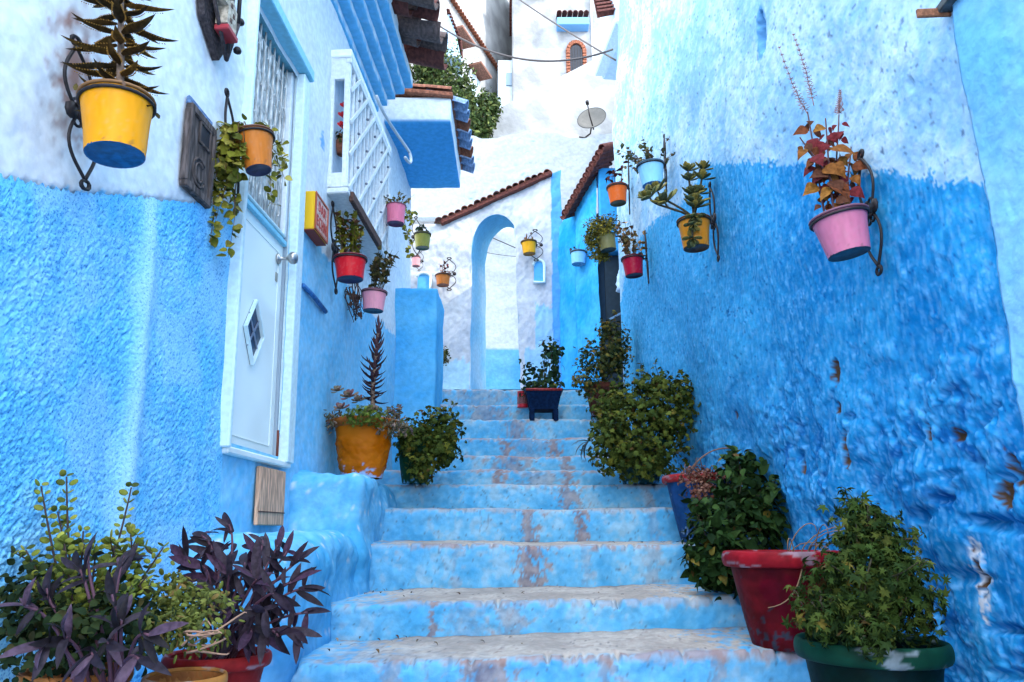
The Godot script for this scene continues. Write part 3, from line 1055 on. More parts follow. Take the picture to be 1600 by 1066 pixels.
func stairs() -> void:
	var flight := Node3D.new()
	put(flight, "steps", null, Transform3D(Basis(), Vector3(0, 0.36, -3)))
	tag(flight, "worn blue painted steps climbing the alley to the arch", "steps", "", "structure")
	for k in STEPS.size():
		var d0: float = STEPS[k][0]
		var y1: float = STEPS[k][1]
		var y0: float = STEPS[k - 1][1] if k else 0.36
		var d1: float = STEPS[k + 1][0] + 0.03 if k + 1 < STEPS.size() else 8.7
		var ny := 16 if k < 5 else 10
		var nt := 4
		var nd := clampi(int((d1 - d0) / 0.025), 8, 40)
		var prof := []
		var r := 0.028
		for i in ny + 1: prof.append(Vector2(d0, lerpf(y0 - 0.03, y1 - r, i / float(ny))))
		for i in range(1, nt + 1):
			var a := PI / 2 * i / nt
			prof.append(Vector2(d0 + r * (1 - cos(a)), y1 - r + r * sin(a)))
		for i in range(1, nd + 1): prof.append(Vector2(lerpf(d0 + r, d1, i / float(nd)), y1 + 0.012 * i / nd))
		var n := prof.size() - 1
		var xl := -1.15 if k > 3 else -0.95
		if k > 5: xl = -0.85
		var tilt: float = [0.030, 0.018, 0.004, 0.002, 0.006, -0.004, 0.003, 0.006, 0.008, -0.004, -0.01][k]
		var nzb := noise(90 + k, 1.4, 3)
		var nzf := noise(110 + k, 7.0, 4)
		var fp := func(u, v):
			var q: Vector2 = prof[roundi(v * n)]
			var x := lerpf(xl, 1.42 - 0.05 * d0, u)
			var w: float = nzb.get_noise_2d(x, 0.0)
			var f: float = nzf.get_noise_3d(x, q.y * 1.5, q.x)
			var chip := maxf(nzf.get_noise_2d(x * 2.6, 7.0) - 0.16, 0.0) * 0.075 * (1.0 - clampf(absf(q.y - y1) * 25.0 + absf(q.x - d0) * 14.0, 0, 1))
			return Vector3(x, q.y + (w * 0.014 + tilt * x) * clampf((q.y - y0) / (y1 - y0), 0, 1) + f * 0.008 - chip, -(q.x + nzb.get_noise_2d(x, 40.0) * 0.03 + f * 0.01 + chip))
		var fc := func(p):
			var n1 := noise(121, 3.0, 4).get_noise_3dv(p)
			var n2 := noise(122, 14.0, 4).get_noise_3dv(p)
			var n3 := noise(123, 50.0, 3).get_noise_3dv(p)
			var c := mixc(Color(0.085, 0.37, 0.64), Color(0.23, 0.53, 0.72), 0.45 + n1 * 0.9 + n2 * 0.5)
			var tread := clampf((-p.z - d0 - 0.012) * 30.0, 0, 1) * clampf((p.y - y1 + 0.04) * 30.0, 0, 1)
			var grey := mixc(Color(0.36, 0.31, 0.275), Color(0.52, 0.45, 0.39), 0.5 + n1 * 1.4 + n2)
			grey = mixc(grey, Color(0.30, 0.22, 0.19), (n2 - 0.25 + n3 * 0.4) * 1.6)
			var worn := (1.0 if k < 3 else 0.8) * clampf((0.95 - absf(p.x - 0.1)) * 4.0 + n2 * 2.0, 0, 1)
			c = mixc(c, grey, tread * worn)
			var cr := absf(noise(124, 2.4, 3).get_noise_3dv(p))
			c = mixc(c, Color(0.10, 0.10, 0.12), clampf(1.0 - cr * 70.0, 0.0, 0.55) * clampf(n1 * 4.0 + 0.4, 0.0, 1.0))
			c = mixc(c, Color(0.09, 0.09, 0.11), clampf((n3 - 0.50) * 8.0, 0.0, 0.6))
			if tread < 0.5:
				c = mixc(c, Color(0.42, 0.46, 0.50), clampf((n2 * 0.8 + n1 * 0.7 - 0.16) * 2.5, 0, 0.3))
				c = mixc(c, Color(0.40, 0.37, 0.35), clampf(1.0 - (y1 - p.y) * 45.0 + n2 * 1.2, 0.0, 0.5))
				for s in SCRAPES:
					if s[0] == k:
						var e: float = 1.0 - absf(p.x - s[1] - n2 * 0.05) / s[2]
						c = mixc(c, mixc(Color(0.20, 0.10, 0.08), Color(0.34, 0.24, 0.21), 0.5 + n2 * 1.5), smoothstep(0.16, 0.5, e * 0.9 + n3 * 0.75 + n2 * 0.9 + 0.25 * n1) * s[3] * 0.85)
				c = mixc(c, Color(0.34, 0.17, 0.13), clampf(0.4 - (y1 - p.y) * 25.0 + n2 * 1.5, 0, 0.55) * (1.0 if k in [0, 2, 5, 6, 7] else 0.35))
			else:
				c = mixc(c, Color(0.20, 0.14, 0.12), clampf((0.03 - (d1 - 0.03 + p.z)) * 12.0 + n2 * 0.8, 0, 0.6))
			return c
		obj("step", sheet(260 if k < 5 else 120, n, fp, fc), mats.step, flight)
	# ground, one sheet out to the horizon, and the lane in front of the steps
	var st := begin(false)
	quad(st, Vector3(-150, 0.3, 150), Vector3(150, 0.3, 150), Vector3(150, 0.3, -150), Vector3(-150, 0.3, -150))
	tag(obj("ground", done(st), mat(Color(0.30, 0.29, 0.27), {"tex": mats.mottle, "scale": 0.6})), "pale dusty ground under the town", "ground", "", "structure")
	var lane := func(u, v): return Vector3(lerpf(-1.5, 1.6, u), 0.36 + 0.006 * noise(131, 5.0, 3).get_noise_2d(u * 3, v * 6), lerpf(4.0, -2.95, v))
	var lc := func(p): return mixc(Color(0.30, 0.36, 0.44), Color(0.20, 0.40, 0.66), 0.4 + noise(132, 3.0, 4).get_noise_3dv(p))
	tag(obj("lane", sheet(60, 120, lane, lc), mats.step), "worn blue paved lane at the foot of the steps", "lane", "", "structure")


# ---------------------------------------------------------------- the top of the alley
func arch_x(y: float, side: float) -> float:
	return (lerpf(-0.49, -0.51, (y - 2.67) / 1.75) if side < 0 else lerpf(0.11, 0.03, (y - 2.67) / 2.0))


func arch_wall() -> void:
	var h := thing("arch_wall", "white and pale blue wall with a tall round arch at the top of the steps", "wall", Vector3(-0.2, 2.4, -8.6))
	var top := func(x): return lerpf(4.70, 5.38, (x + 0.88) / 1.38) if x > -0.9 else 4.70
	var crown := func(x):   # underside of the arch at x
		var t: float = (x + 0.51) / 0.56
		return 4.30 + 0.53 * sqrt(maxf(1.0 - pow(2.0 * (t - 0.56) / 1.12, 2.0), 0.0)) if t < 1.0 else 4.6
	var bump := func(x, y, z): return Vector3(x + 0.012 * noise(141, 2.0, 2).get_noise_2d(x, y), y, z + 0.03 * noise(142, 1.6, 4).get_noise_2d(x, y) + 0.012 * noise(143, 9.0, 3).get_noise_2d(x, y))
	var ac := func(p):
		var n1 := noise(144, 2.0, 4).get_noise_3dv(p)
		var n2 := noise(145, 12.0, 3).get_noise_3dv(p)
		var c := mixc(Color(0.46, 0.49, 0.55), Color(0.60, 0.62, 0.65), 0.5 + n1 + n2 * 0.6)
		if p.x > 0.15 and p.y < 3.62 + n2 * 0.1 and (p.x > 0.28 or p.y < 3.1): c = mixc(Color(0.24, 0.50, 0.72), Color(0.38, 0.58, 0.76), 0.5 + n1)
		if p.x > 0.49: c = Color(0.10, 0.35, 0.74)
		if p.x < -0.5 and p.y < 2.95 + n2 * 0.1: c = mixc(c, Color(0.34, 0.66, 0.86), 0.7)
		return c
	var z := -8.5
	var fl := func(u, v):
		var y0 := 2.35
		var x := lerpf(-1.75, arch_x(3.0, -1), u)
		return bump.call(x, lerpf(y0, top.call(x), v), z)
	var fm := func(u, v):
		var x := lerpf(-0.51, 0.03, u)
		return bump.call(x, lerpf(crown.call(x), top.call(x), v), z)
	var frr := func(u, v):
		var x0 := lerpf(0.11, 0.03, v * 1.25) if v < 0.8 else 0.03
		var x := lerpf(x0, 0.62, u)
		return bump.call(x, lerpf(2.35, top.call(maxf(x, 0.03)), v), z)
	obj("wall", sheet(70, 100, fl, ac), mats.plaster, h)
	obj("wall_over_arch", sheet(50, 40, fm, ac), mats.plaster, h)
	obj("right_pier", sheet(40, 100, frr, ac), mats.plaster, h)
	# the splayed inside of the arch
	var outline := []
	for i in 14: outline.append(Vector2(arch_x(2.35 + i * 0.14, -1), 2.35 + i * 0.14))
	for i in 17:
		var x := lerpf(-0.51, 0.03, i / 16.0)
		outline.append(Vector2(x, crown.call(x)))
	for i in 14: outline.append(Vector2(arch_x(4.55 - i * 0.165, 1), 4.55 - i * 0.165))
	var no := outline.size() - 1
	var fi := func(u, v):
		var q: Vector2 = outline[roundi(v * no)]
		var s = u * 0.8
		return bump.call(q.x + s * (0.20 if q.x < 0.0 else 0.30), q.y + (s * 0.16 if q.y > 4.2 else 0.0), z - s * 0.9)
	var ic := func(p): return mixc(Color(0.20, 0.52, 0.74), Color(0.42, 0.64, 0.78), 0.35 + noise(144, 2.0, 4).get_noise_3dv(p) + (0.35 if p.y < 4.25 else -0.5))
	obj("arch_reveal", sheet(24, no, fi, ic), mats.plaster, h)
	var st := begin(false)
	box(st, Transform3D(Basis(), Vector3(-1.2, 3.6, -9.0)), Vector3(1.1, 2.2, 0.6), 0.02)
	obj("rear_wall", done(st), mats.whitepaint, h)
	# small blue niches with their own hoods of plaster
	for e in [[Vector3(-1.071, 3.930, -8.460), 0.075, 0.10], [Vector3(0.327, 4.062, -8.460), 0.06, 0.13]]:
		var c: Vector3 = e[0]
		st = begin(false)
		var poly := PackedVector2Array([Vector2(-e[1], -e[2]), Vector2(e[1], -e[2]), Vector2(e[1], e[2] * 0.5)])
		for i in 7: poly.append(Vector2(cos(PI * (i + 1) / 8.0) * e[1], e[2] * 0.5 + sin(PI * (i + 1) / 8.0) * e[2] * 0.5))
		poly.append(Vector2(-e[1], e[2] * 0.5))
		prism(st, poly, 0.02, Transform3D(Basis(), c))
		var nich := obj("niche", done(st), mat(Color(0.10, 0.42, 0.78), {"tex": mats.wash}), h)
		st = begin()
		var rim := []
		for q in poly: rim.append(c + Vector3(q.x * 1.1, q.y * 1.1, 0.006))
		tube(st, rim, 0.018, 0.018, 6)
		obj("niche_rim", done(st), mats.palejamb, nich)
	# a row of clay tiles along the sloping top
	var row := part("coping", h)
	for i in 18:
		var x := -0.90 + 0.079 * i
		var t := Transform3D(Basis(Vector3.BACK, 0.42) * Basis(Vector3.RIGHT, 0.25), Vector3(x, top.call(x) + 0.0 + rf(-0.008, 0.008), -8.40 + rf(-0.012, 0.012)))
		obj("roof_tile", tile_mesh(0.048, 0.042, 0.34), mats.tile if i % 3 else mats.tile_dark, row, t)
	st = begin(false)
	box(st, Transform3D(Basis(Vector3.BACK, 0.458), Vector3(-0.19, 5.035, -8.52)), Vector3(1.54, 0.06, 0.2), 0.01)
	obj("coping_bed", done(st), mats.tile_dark, row)


func top_of_alley() -> void:
	# low blue wall beside the steps
	var lc := func(p):
		var n := noise(151, 2.5, 4).get_noise_3dv(p)
		return mixc(Color(0.075, 0.41, 0.76), Color(0.15, 0.51, 0.80), 0.45 + n + 0.4 * noise(152, 14.0, 3).get_noise_3dv(p))
	var w := obj("low_wall", block(Vector3(-1.30, 1.1, -7.2), Vector3(-0.69, 3.19, -6.5), 0.014, 0.03, 0.012, lc, 91), mats.plaster)
	tag(w, "plain blue block of wall beside the upper steps, below the canopy", "wall")
	# wall running from the arch back towards the deep blue house, with its tiled hood
	var h := thing("side_wall", "bright blue side wall with a steep dark tiled hood right of the arch", "wall", Vector3(0.8, 2.2, -8))
	var A := Vector3(0.99, 2.0, -7.62)
	var B := Vector3(0.55, 2.0, -8.56)
	var sc := func(p): return mixc(Color(0.02, 0.31, 0.68), Color(0.07, 0.43, 0.78), 0.5 + 1.2 * noise(153, 2.0, 4).get_noise_3dv(p) + 0.5 * noise(154, 16.0, 3).get_noise_3dv(p)) if p.y < 5.2 else WHITE
	var sf := func(u, v):
		var p := A.lerp(B, 1.0 - u)
		p.y = lerpf(1.6, lerpf(4.62, 5.02, u), v)
		return p + Vector3(-0.86, 0, 0.5) * (0.03 * noise(155, 1.8, 4).get_noise_2d(u * 1.2, p.y) + (0.05 if u > 0.5 else 0.0))
	obj("wall", sheet(50, 120, sf, sc), mats.plaster, h)
	var st := begin(false)
	box(st, Transform3D(Basis.looking_at(B - A), (A + B) * 0.5 + Vector3(0.32, 1.05, -0.2)), Vector3(0.58, 3.0, 1.02), 0.01)
	obj("rear_wall", done(st), mat(Color(0.05, 0.12, 0.22), {"tex": mats.wash}), h)  # darkened so that its end face reads as unlit in the gap
	var hood := part("tiled_hood", h)
	var p0 := Vector3(1.053, 5.025, -7.300)
	var p1 := Vector3(0.678, 4.592, -8.120)
	for row in 2:
		for i in 13:
			var p := p0.lerp(p1, (i + 0.5 * row) / 12.5) + Vector3(0.05 * row - 0.10, 0.055 * row, -0.03 * row + 0.06)
			var tz := Vector3(-0.80, -0.45, 0.46).rotated(Vector3.UP, rf(-0.05, 0.05)).normalized()
			var tx := Vector3.UP.cross(tz).normalized()
			var t := Transform3D(Basis(tx, tz.cross(tx), tz) * Basis(Vector3.BACK, 0.0 if row else PI), p)
			obj("roof_tile", tile_mesh(0.06, 0.052, 0.30), mats.tile_dark, hood, t)
	# the dim side passage between the two
	var g := thing("side_passage", "narrow dark side passage between the side wall and the deep blue house", "passage", Vector3(1.2, 2.0, -7.4))
	var dk := mat(Color(0.02, 0.04, 0.06), {"tex": mats.wash})  # near-black: the dimness of the passage put into the wall colour
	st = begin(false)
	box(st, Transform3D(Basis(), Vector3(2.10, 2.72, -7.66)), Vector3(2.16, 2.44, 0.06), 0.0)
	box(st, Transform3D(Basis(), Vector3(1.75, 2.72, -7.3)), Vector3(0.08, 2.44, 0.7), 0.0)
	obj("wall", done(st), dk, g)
	st = begin(false)
	box(st, Transform3D(Basis(), Vector3(1.36, 4.45, -7.58)), Vector3(0.78, 1.0, 0.14), 0.01)
	obj("lintel", done(st), mat(Color(0.03, 0.32, 0.68), {"tex": mats.wash}), g)
	st = begin(false)
	for i in 7: box(st, Transform3D(Basis(), Vector3(1.17 + 0.035 * i, 3.15, -7.45)), Vector3(0.008, 0.9, 0.008))
	box(st, Transform3D(Basis(Vector3.BACK, 0.5), Vector3(1.2, 3.25, -7.43)), Vector3(0.4, 0.02, 0.01))
	obj("passage_gate", done(st), mat(Color(0.16, 0.32, 0.52), {"rough": 0.5}), g)
	# crumpled bag on a hook
	var fb := func(u, v):
		var a: float = u * TAU
		var r: float = (0.03 + 0.085 * pow(v, 0.7)) * (1.0 + 0.35 * noise(161, 1.3, 3).get_noise_2d(cos(a) * 2.0 + v * 3.0, sin(a) * 2.0))
		if v > 0.93: r *= (1.0 - v) * 14.0
		return Vector3(1.17 + cos(a) * r * 0.7, 3.72 - v * 0.30, -7.36 + sin(a) * r * 0.5)
	var bag := obj("plastic_bag", sheet(24, 20, fb, func(_p): return Color(0.45, 0.62, 0.80), true), mat(Color.WHITE, {"vert": true, "rough": 0.35}))
	tag(bag, "pale blue plastic bag hung at the dark side passage", "bag")


func dressed(m: Material, label: String, called: String, st: SurfaceTool, cat := "house") -> MeshInstance3D:
	var o := obj(called, done(st), m)
	tag(o, label, cat)
	return o


func background() -> void:
	var paint := mat(Color(0.40, 0.42, 0.44), {"tex": tex(16, 0.008, 0.80, 1.0, 5), "scale": 0.35, "nrm": mats.plaster_n, "nscale": 0.3})
	# beyond the arch: white wall with a blue foot, and the sloping path
	var bf := func(u, v): return Vector3(lerpf(-1.6, 1.4, u), lerpf(2.3, 5.6, v), -10.7 + 0.03 * noise(171, 1.5, 3).get_noise_2d(u * 3, v * 4))
	var bc := func(p): return mixc(Color(0.24, 0.60, 0.84), Color(0.12, 0.46, 0.82), 0.4 + (p.x + 0.2) * 1.6 + noise(172, 2.0, 3).get_noise_3dv(p)) if p.y < 3.64 + 0.05 * noise(173, 4.0, 3).get_noise_3dv(p) else WHITE
	tag(obj("far_wall", sheet(60, 80, bf, bc), mats.plaster), "white wall with a blue foot seen through the arch", "wall")
	var pf := func(u, v): return Vector3(lerpf(-0.9, 0.7, u) + v * 0.3, 2.42 + v * 0.45, lerpf(-7.5, -10.7, v))
	tag(obj("path", sheet(10, 30, pf, func(_p): return Color(0.35, 0.50, 0.66)), mats.step), "pale blue path rising through the arch", "path", "", "structure")
	# white wall over the arch, the parapet behind it
	var wf := func(u, v):
		var x := lerpf(-1.9, 2.4, u)
		return Vector3(x, lerpf(5.15, 6.40 + 0.05 * sin(x * 5.0) + 0.04 * noise(174, 3.0, 3).get_noise_1d(x), v), -9.30 + 0.02 * noise(175, 2.0, 4).get_noise_2d(x, v * 1.3))
	var wc := func(p): return mixc(WHITE * 0.55, Color(0.25, 0.36, 0.52), (noise(176, 7.0, 4).get_noise_3dv(p) - 0.46) * 8.0)
	var ww := thing("white_wall", "rough white wall rising just behind the tiled arch wall", "wall", Vector3(0, 2.3, -9.7))
	obj("wall", sheet(90, 80, wf, wc), mats.plaster, ww)
	var st := begin(false)
	box(st, Transform3D(Basis(), Vector3(0.25, 5.76, -9.45)), Vector3(4.3, 1.14, 0.22), 0.02)
	obj("rear_wall", done(st), mats.whitepaint, ww)
	st = begin(false)
	prism(st, PackedVector2Array([Vector2(-0.40, 5.3), Vector2(2.6, 5.3), Vector2(2.6, 9.35), Vector2(1.62, 8.82), Vector2(-0.25, 7.74), Vector2(-0.36, 7.66), Vector2(-0.40, 7.5)]), 0.3, Transform3D(Basis(), Vector3(0, 0, -10.8)))
	dressed(paint, "smooth white parapet wall with a sloping top behind the satellite dish", "parapet_wall", st, "wall")
	# white house with the brick window
	var h := thing("white_house", "tall white house with a brick arched window at the top of the picture", "house", Vector3(1.0, 0.36, -14.2))
	st = begin(false)
	box(st, Transform3D(Basis(), Vector3(2.55, 7.0, -15.5)), Vector3(5.1, 13.6, 3.0), 0.03)
	obj("wall", done(st), paint, h)
	var wx := 1.40
	var wy := 10.6
	st = begin(false)
	var poly := PackedVector2Array([Vector2(-0.135, 0), Vector2(0.135, 0), Vector2(0.135, 0.52)])
	for i in 7: poly.append(Vector2(cos(PI * (i + 1) / 8.0) * 0.135, 0.52 + sin(PI * (i + 1) / 8.0) * 0.2))
	poly.append(Vector2(-0.135, 0.52))
	prism(st, poly, 0.02, Transform3D(Basis(), Vector3(wx, wy, -13.98)))
	var win := obj("window", done(st), mat(Color(0.03, 0.035, 0.05), {"rough": 0.2}), h)
	for i in 4:
		st = begin(false)
		box(st, Transform3D(Basis(), Vector3(wx - 0.09 + 0.06 * i, wy + 0.33, -13.96)), Vector3(0.012, 0.66, 0.012))
		obj("window_bar", done(st), mats.iron, win)
	for s in [-1.0, 1.0]:
		for i in 7:
			st = begin(false)
			box(st, Transform3D(Basis(), Vector3(wx + s * 0.18, wy + 0.04 + 0.078 * i, -13.98)), Vector3(0.085, 0.062, 0.09), 0.008)
			obj("brick", done(st), mats.tile, win)
	for i in 9:
		var a := PI * (i + 0.5) / 9.0
		st = begin(false)
		box(st, Transform3D(Basis(Vector3.BACK, a), Vector3(wx + cos(a) * 0.18, wy + 0.53 + sin(a) * 0.24, -13.98)), Vector3(0.085, 0.068, 0.09), 0.008)
		obj("brick", done(st), mats.tile, win)
	var hood := part("window_hood", h)
	st = begin(false)
	box(st, Transform3D(Basis(), Vector3(1.33, 11.75, -13.9)), Vector3(0.70, 0.18, 0.3), 0.01)
	obj("hood_board", done(st), mat(Color(0.16, 0.42, 0.80)), hood)
	for i in 6:
		obj("roof_tile", tile_mesh(0.058, 0.05, 0.4), mats.tile_dark, hood, Transform3D(Basis(Vector3.RIGHT, 0.2), Vector3(1.03 + 0.118 * i, 11.93, -13.72)))
	st = begin(false)
	box(st, Transform3D(Basis(), Vector3(1.76, 11.8, -13.97)), Vector3(0.035, 3.4, 0.04))
	obj("down_pipe", done(st), mat(Color(0.62, 0.66, 0.70)), h)
	var eave := part("eave", h)
	for i in 12:
		obj("roof_tile", tile_mesh(0.06, 0.05, 0.3), mats.tile_dark, eave, Transform3D(Basis(Vector3.UP, -PI / 2), Vector3(-0.06, 12.62 - 0.0 * i, -14.05 - 0.12 * i)))
	st = begin(false)
	box(st, Transform3D(Basis(), Vector3(0.36, 12.66, -13.93)), Vector3(0.85, 0.05, 0.2))
	obj("eave_board", done(st), mats.tile_dark, eave)
	# far left facade running away to the right
	var f := thing("long_white_house", "long white house with red tile string course behind the tree", "house", Vector3(-1, 0.36, -14))
	var a := Vector3(-1.25, 0, -12.55)
	var b := Vector3(-0.02, 0, -15.75)
	var dir := (b - a).normalized()
	var nrm := Vector3(-dir.z, 0, dir.x)
	if nrm.x < 0: nrm = -nrm
	var at := func(s, y, o): return a + dir * s + Vector3(0, y, 0) + nrm * o
	var bas := Basis(dir, Vector3.UP, dir.cross(Vector3.UP))
	st = begin(false)
	box(st, Transform3D(bas, at.call(0.6, 7.4, -1.5)), Vector3(6.4, 14.0, 3.0), 0.02)
	obj("wall", done(st), paint, f)
	var course := part("string_course", f)
	for i in 30:
		obj("roof_tile", tile_mesh(0.05, 0.045, 0.16), mats.tile, course, Transform3D(bas * Basis(Vector3.RIGHT, 0.3), at.call(-0.5 + 0.105 * i, 11.25, 0.10)))
	var wp := func(s, y, ww_, hh, hooded):
		var q := begin(false)
		box(q, Transform3D(bas, at.call(s, y, 0.0)), Vector3(ww_, hh, 0.05), 0.0)
		var wn := obj("window", done(q), mat(Color(0.45, 0.60, 0.72), {"rough": 0.3}), f)
		q = begin(false)
		for k in 3: box(q, Transform3D(bas, at.call(s - ww_ * 0.5 + ww_ * 0.5 * k, y, 0.03)), Vector3(0.03, hh, 0.03))
		obj("frame", done(q), mats.whitepaint, wn)
		if hooded:
			q = begin(false)
			box(q, Transform3D(bas, at.call(s, y + hh * 0.5 + 0.08, 0.14)), Vector3(ww_ * 1.3, 0.06, 0.3), 0.01)
			obj("hood", done(q), mat(Color(0.30, 0.14, 0.10), {"tex": mats.mottle, "scale": 4.0}), wn)
	wp.call(0.35, 10.2, 0.5, 0.7, true)
	wp.call(1.25, 10.0, 0.45, 0.7, true)
	wp.call(2.2, 9.55, 0.5, 0.8, true)
	# blue lean-to with its own tiles, nearer
	var l := thing("blue_lean_to", "small blue gable with a red tiled verge above the tree", "house", Vector3(-1.092, 9.700, -11.400))
	st = begin(false)
	prism(st, PackedVector2Array([Vector2(-0.12, 0.30), Vector2(-0.10, -0.45), Vector2(0.22, -0.52), Vector2(0.10, 0.10), Vector2(0.0, 0.42)]), 0.5, Transform3D(Basis(), Vector3(-1.125, 9.646, -11.400)))
	obj("wall", done(st), mat(Color(0.42, 0.64, 0.86), {"tex": mats.wash}), l)
	for i in 9:
		var p := Vector3(-1.164, 10.076, -11.350).lerp(Vector3(-0.946, 9.476, -11.350), i / 8.0)
		obj("roof_tile", tile_mesh(0.05, 0.045, 0.5), mats.tile_dark, l, Transform3D(Basis(Vector3.BACK, -1.1), p))
	# narrow bay between the two houses, with a small balcony window
	var n := thing("narrow_bay", "narrow pale bay with small shuttered windows left of the white house", "house", Vector3(-0.05, 0.36, -14.5))
	st = begin(false)
	box(st, Transform3D(Basis(), Vector3(-0.14, 5.6, -14.4)), Vector3(0.34, 10.9, 0.5), 0.01)
	obj("wall", done(st), mat(Color(0.62, 0.74, 0.84), {"tex": mats.wash}), n)
	for e in [[10.55, 0.3], [9.8, 0.16], [9.5, 0.22]]:
		st = begin(false)
		box(st, Transform3D(Basis(), Vector3(-0.06, e[0], -14.13)), Vector3(0.13, e[1], 0.04))
		obj("shutter", done(st), mat(Color(0.24, 0.34, 0.46), {"rough": 0.5}), n)
	# the end of an upper storey above the deep blue house, and an unseen block added for shade
	var u := thing("storey_and_sun_block", "pale blue jutting storey with dark tiles at the top beside the deep blue house, with an added unseen block for shade", "house", Vector3(1.3, 5.6, -8.3))
	st = begin(false)
	box(st, Transform3D(Basis(Vector3.UP, 0.12), Vector3(1.72, 7.65, -8.3)), Vector3(0.9, 1.5, 1.0), 0.02)
	box(st, Transform3D(Basis(), Vector3(3.1, 4.2, -8.4)), Vector3(2.6, 7.6, 1.8), 0.02)  # unseen block, added to keep the sun off the arch wall
	obj("wall", done(st), mat(Color(0.52, 0.70, 0.86), {"tex": mats.wash}), u)
	st = begin(false)
	box(st, Transform3D(Basis(Vector3.UP, 0.12), Vector3(1.66, 6.95, -8.2)), Vector3(1.0, 0.07, 1.1), 0.02)
	obj("band", done(st), mats.palejamb, u)
	for i in 6:
		obj("roof_tile", tile_mesh(0.06, 0.05, 0.3), mats.tile_dark, u, Transform3D(Basis(Vector3.UP, -PI / 2) * Basis(Vector3.RIGHT, 0.2), Vector3(1.088, 7.368, -8.000) + Vector3(0.0, 0.10 * i - 0.03, -0.06 * i)))
	trees()
	dish()
	cables()


func trees() -> void:
	var pal := [Color(0.045, 0.075, 0.022), Color(0.03, 0.05, 0.02), Color(0.08, 0.10, 0.03), Color(0.14, 0.17, 0.05)]
	var spots := [
		["dark green leafy tree rising behind the canopy, larger of two", [[Vector3(-1.198, 8.486, -11.000), Vector3(0.50, 0.46, 0.45)], [Vector3(-1.475, 8.672, -11.000), Vector3(0.3, 0.3, 0.3)], [Vector3(-0.919, 8.116, -11.000), Vector3(0.28, 0.3, 0.3)], [Vector3(-1.427, 8.116, -11.000), Vector3(0.3, 0.25, 0.3)]], Vector3(-1.2, 5.6, -11.1), 5000],
		["dark green bushy tree between the canopy and the white parapet", [[Vector3(-0.533, 7.446, -10.500), Vector3(0.30, 0.36, 0.3)], [Vector3(-0.609, 7.047, -10.500), Vector3(0.30, 0.34, 0.3)], [Vector3(-0.360, 7.619, -10.500), Vector3(0.16, 0.2, 0.2)]], Vector3(-0.5, 5.4, -10.6), 4200],
	]
	for s in spots:
		var t := thing("leafy_tree", s[0], "tree", s[2], "trees behind the alley")
		var st := begin()
		tube(st, [s[2], s[2] + Vector3(0.05, 0.8, 0), s[1][0][0]], 0.09, 0.03, 8)
		for b in s[1]:
			for i in 3: tube(st, [s[2] + Vector3(0.02, 0.6, 0), s[2].lerp(b[0], 0.7), b[0] + rdir() * b[1] * 0.8], 0.03, 0.006, 5)
		obj("trunk", done(st), mats.stem, t)
		mass(t, crown(s[1], s[3], 1, 4, 0.8, 1.5), leaf(0.06, 0.016, [0.2, 0.9, 1.0, 0.6, 0.0], 0.4, 0.3), pal, {"rough": 0.35}, "crown")


func dish() -> void:
	var c := Vector3(1.278, 7.377, -10.500)
	var t := thing("satellite_dish", "white satellite dish on the parapet wall beside the deep blue house", "satellite dish", c)
	var ax := Vector3(-0.30, 0.32, 0.9).normalized()
	var bs := facing(ax, Vector3.UP, c)
	obj("reflector", lathem([Vector2(0, -0.03), Vector2(0.09, -0.024), Vector2(0.17, -0.006), Vector2(0.225, 0.02), Vector2(0.232, 0.024), Vector2(0.225, 0.028), Vector2(0.17, 0.004), Vector2(0.09, -0.014), Vector2(0, -0.02)], 32, bs), mat(Color(0.16, 0.155, 0.145), {"rough": 0.7, "spec": 0.1, "tex": mats.wash}), t)
	var st := begin()
	var edge := []
	for i in 33: edge.append(bs * Vector3(cos(TAU * i / 32) * 0.23, 0.024, sin(TAU * i / 32) * 0.23))
	tube(st, edge, 0.008, 0.008, 5)
	obj("dish_edge", done(st), mat(Color(0.07, 0.07, 0.07)), t)
	st = begin()
	var tip := c + ax * 0.24 + Vector3(-0.02, 0.08, 0)
	tube(st, [c + Vector3(0.02, -0.20, 0.02), c + ax * 0.2 + Vector3(0, -0.10, 0), tip], 0.012, 0.01, 6)
	obj("feed_arm", done(st), mats.iron, t)
	st = begin(false)
	box(st, Transform3D(bs.basis, tip), Vector3(0.05, 0.07, 0.05), 0.008)
	obj("receiver", done(st), mats.iron, t)
	st = begin()
	tube(st, [c - ax * 0.03, c + Vector3(-0.02, -0.2, -0.1), Vector3(1.180, 7.208, -10.800)], 0.014, 0.014, 6)
	tube(st, [Vector3(1.092, 7.203, -10.750), Vector3(1.268, 7.168, -10.750)], 0.012, 0.012, 6)
	obj("mount", done(st), mats.iron, t)


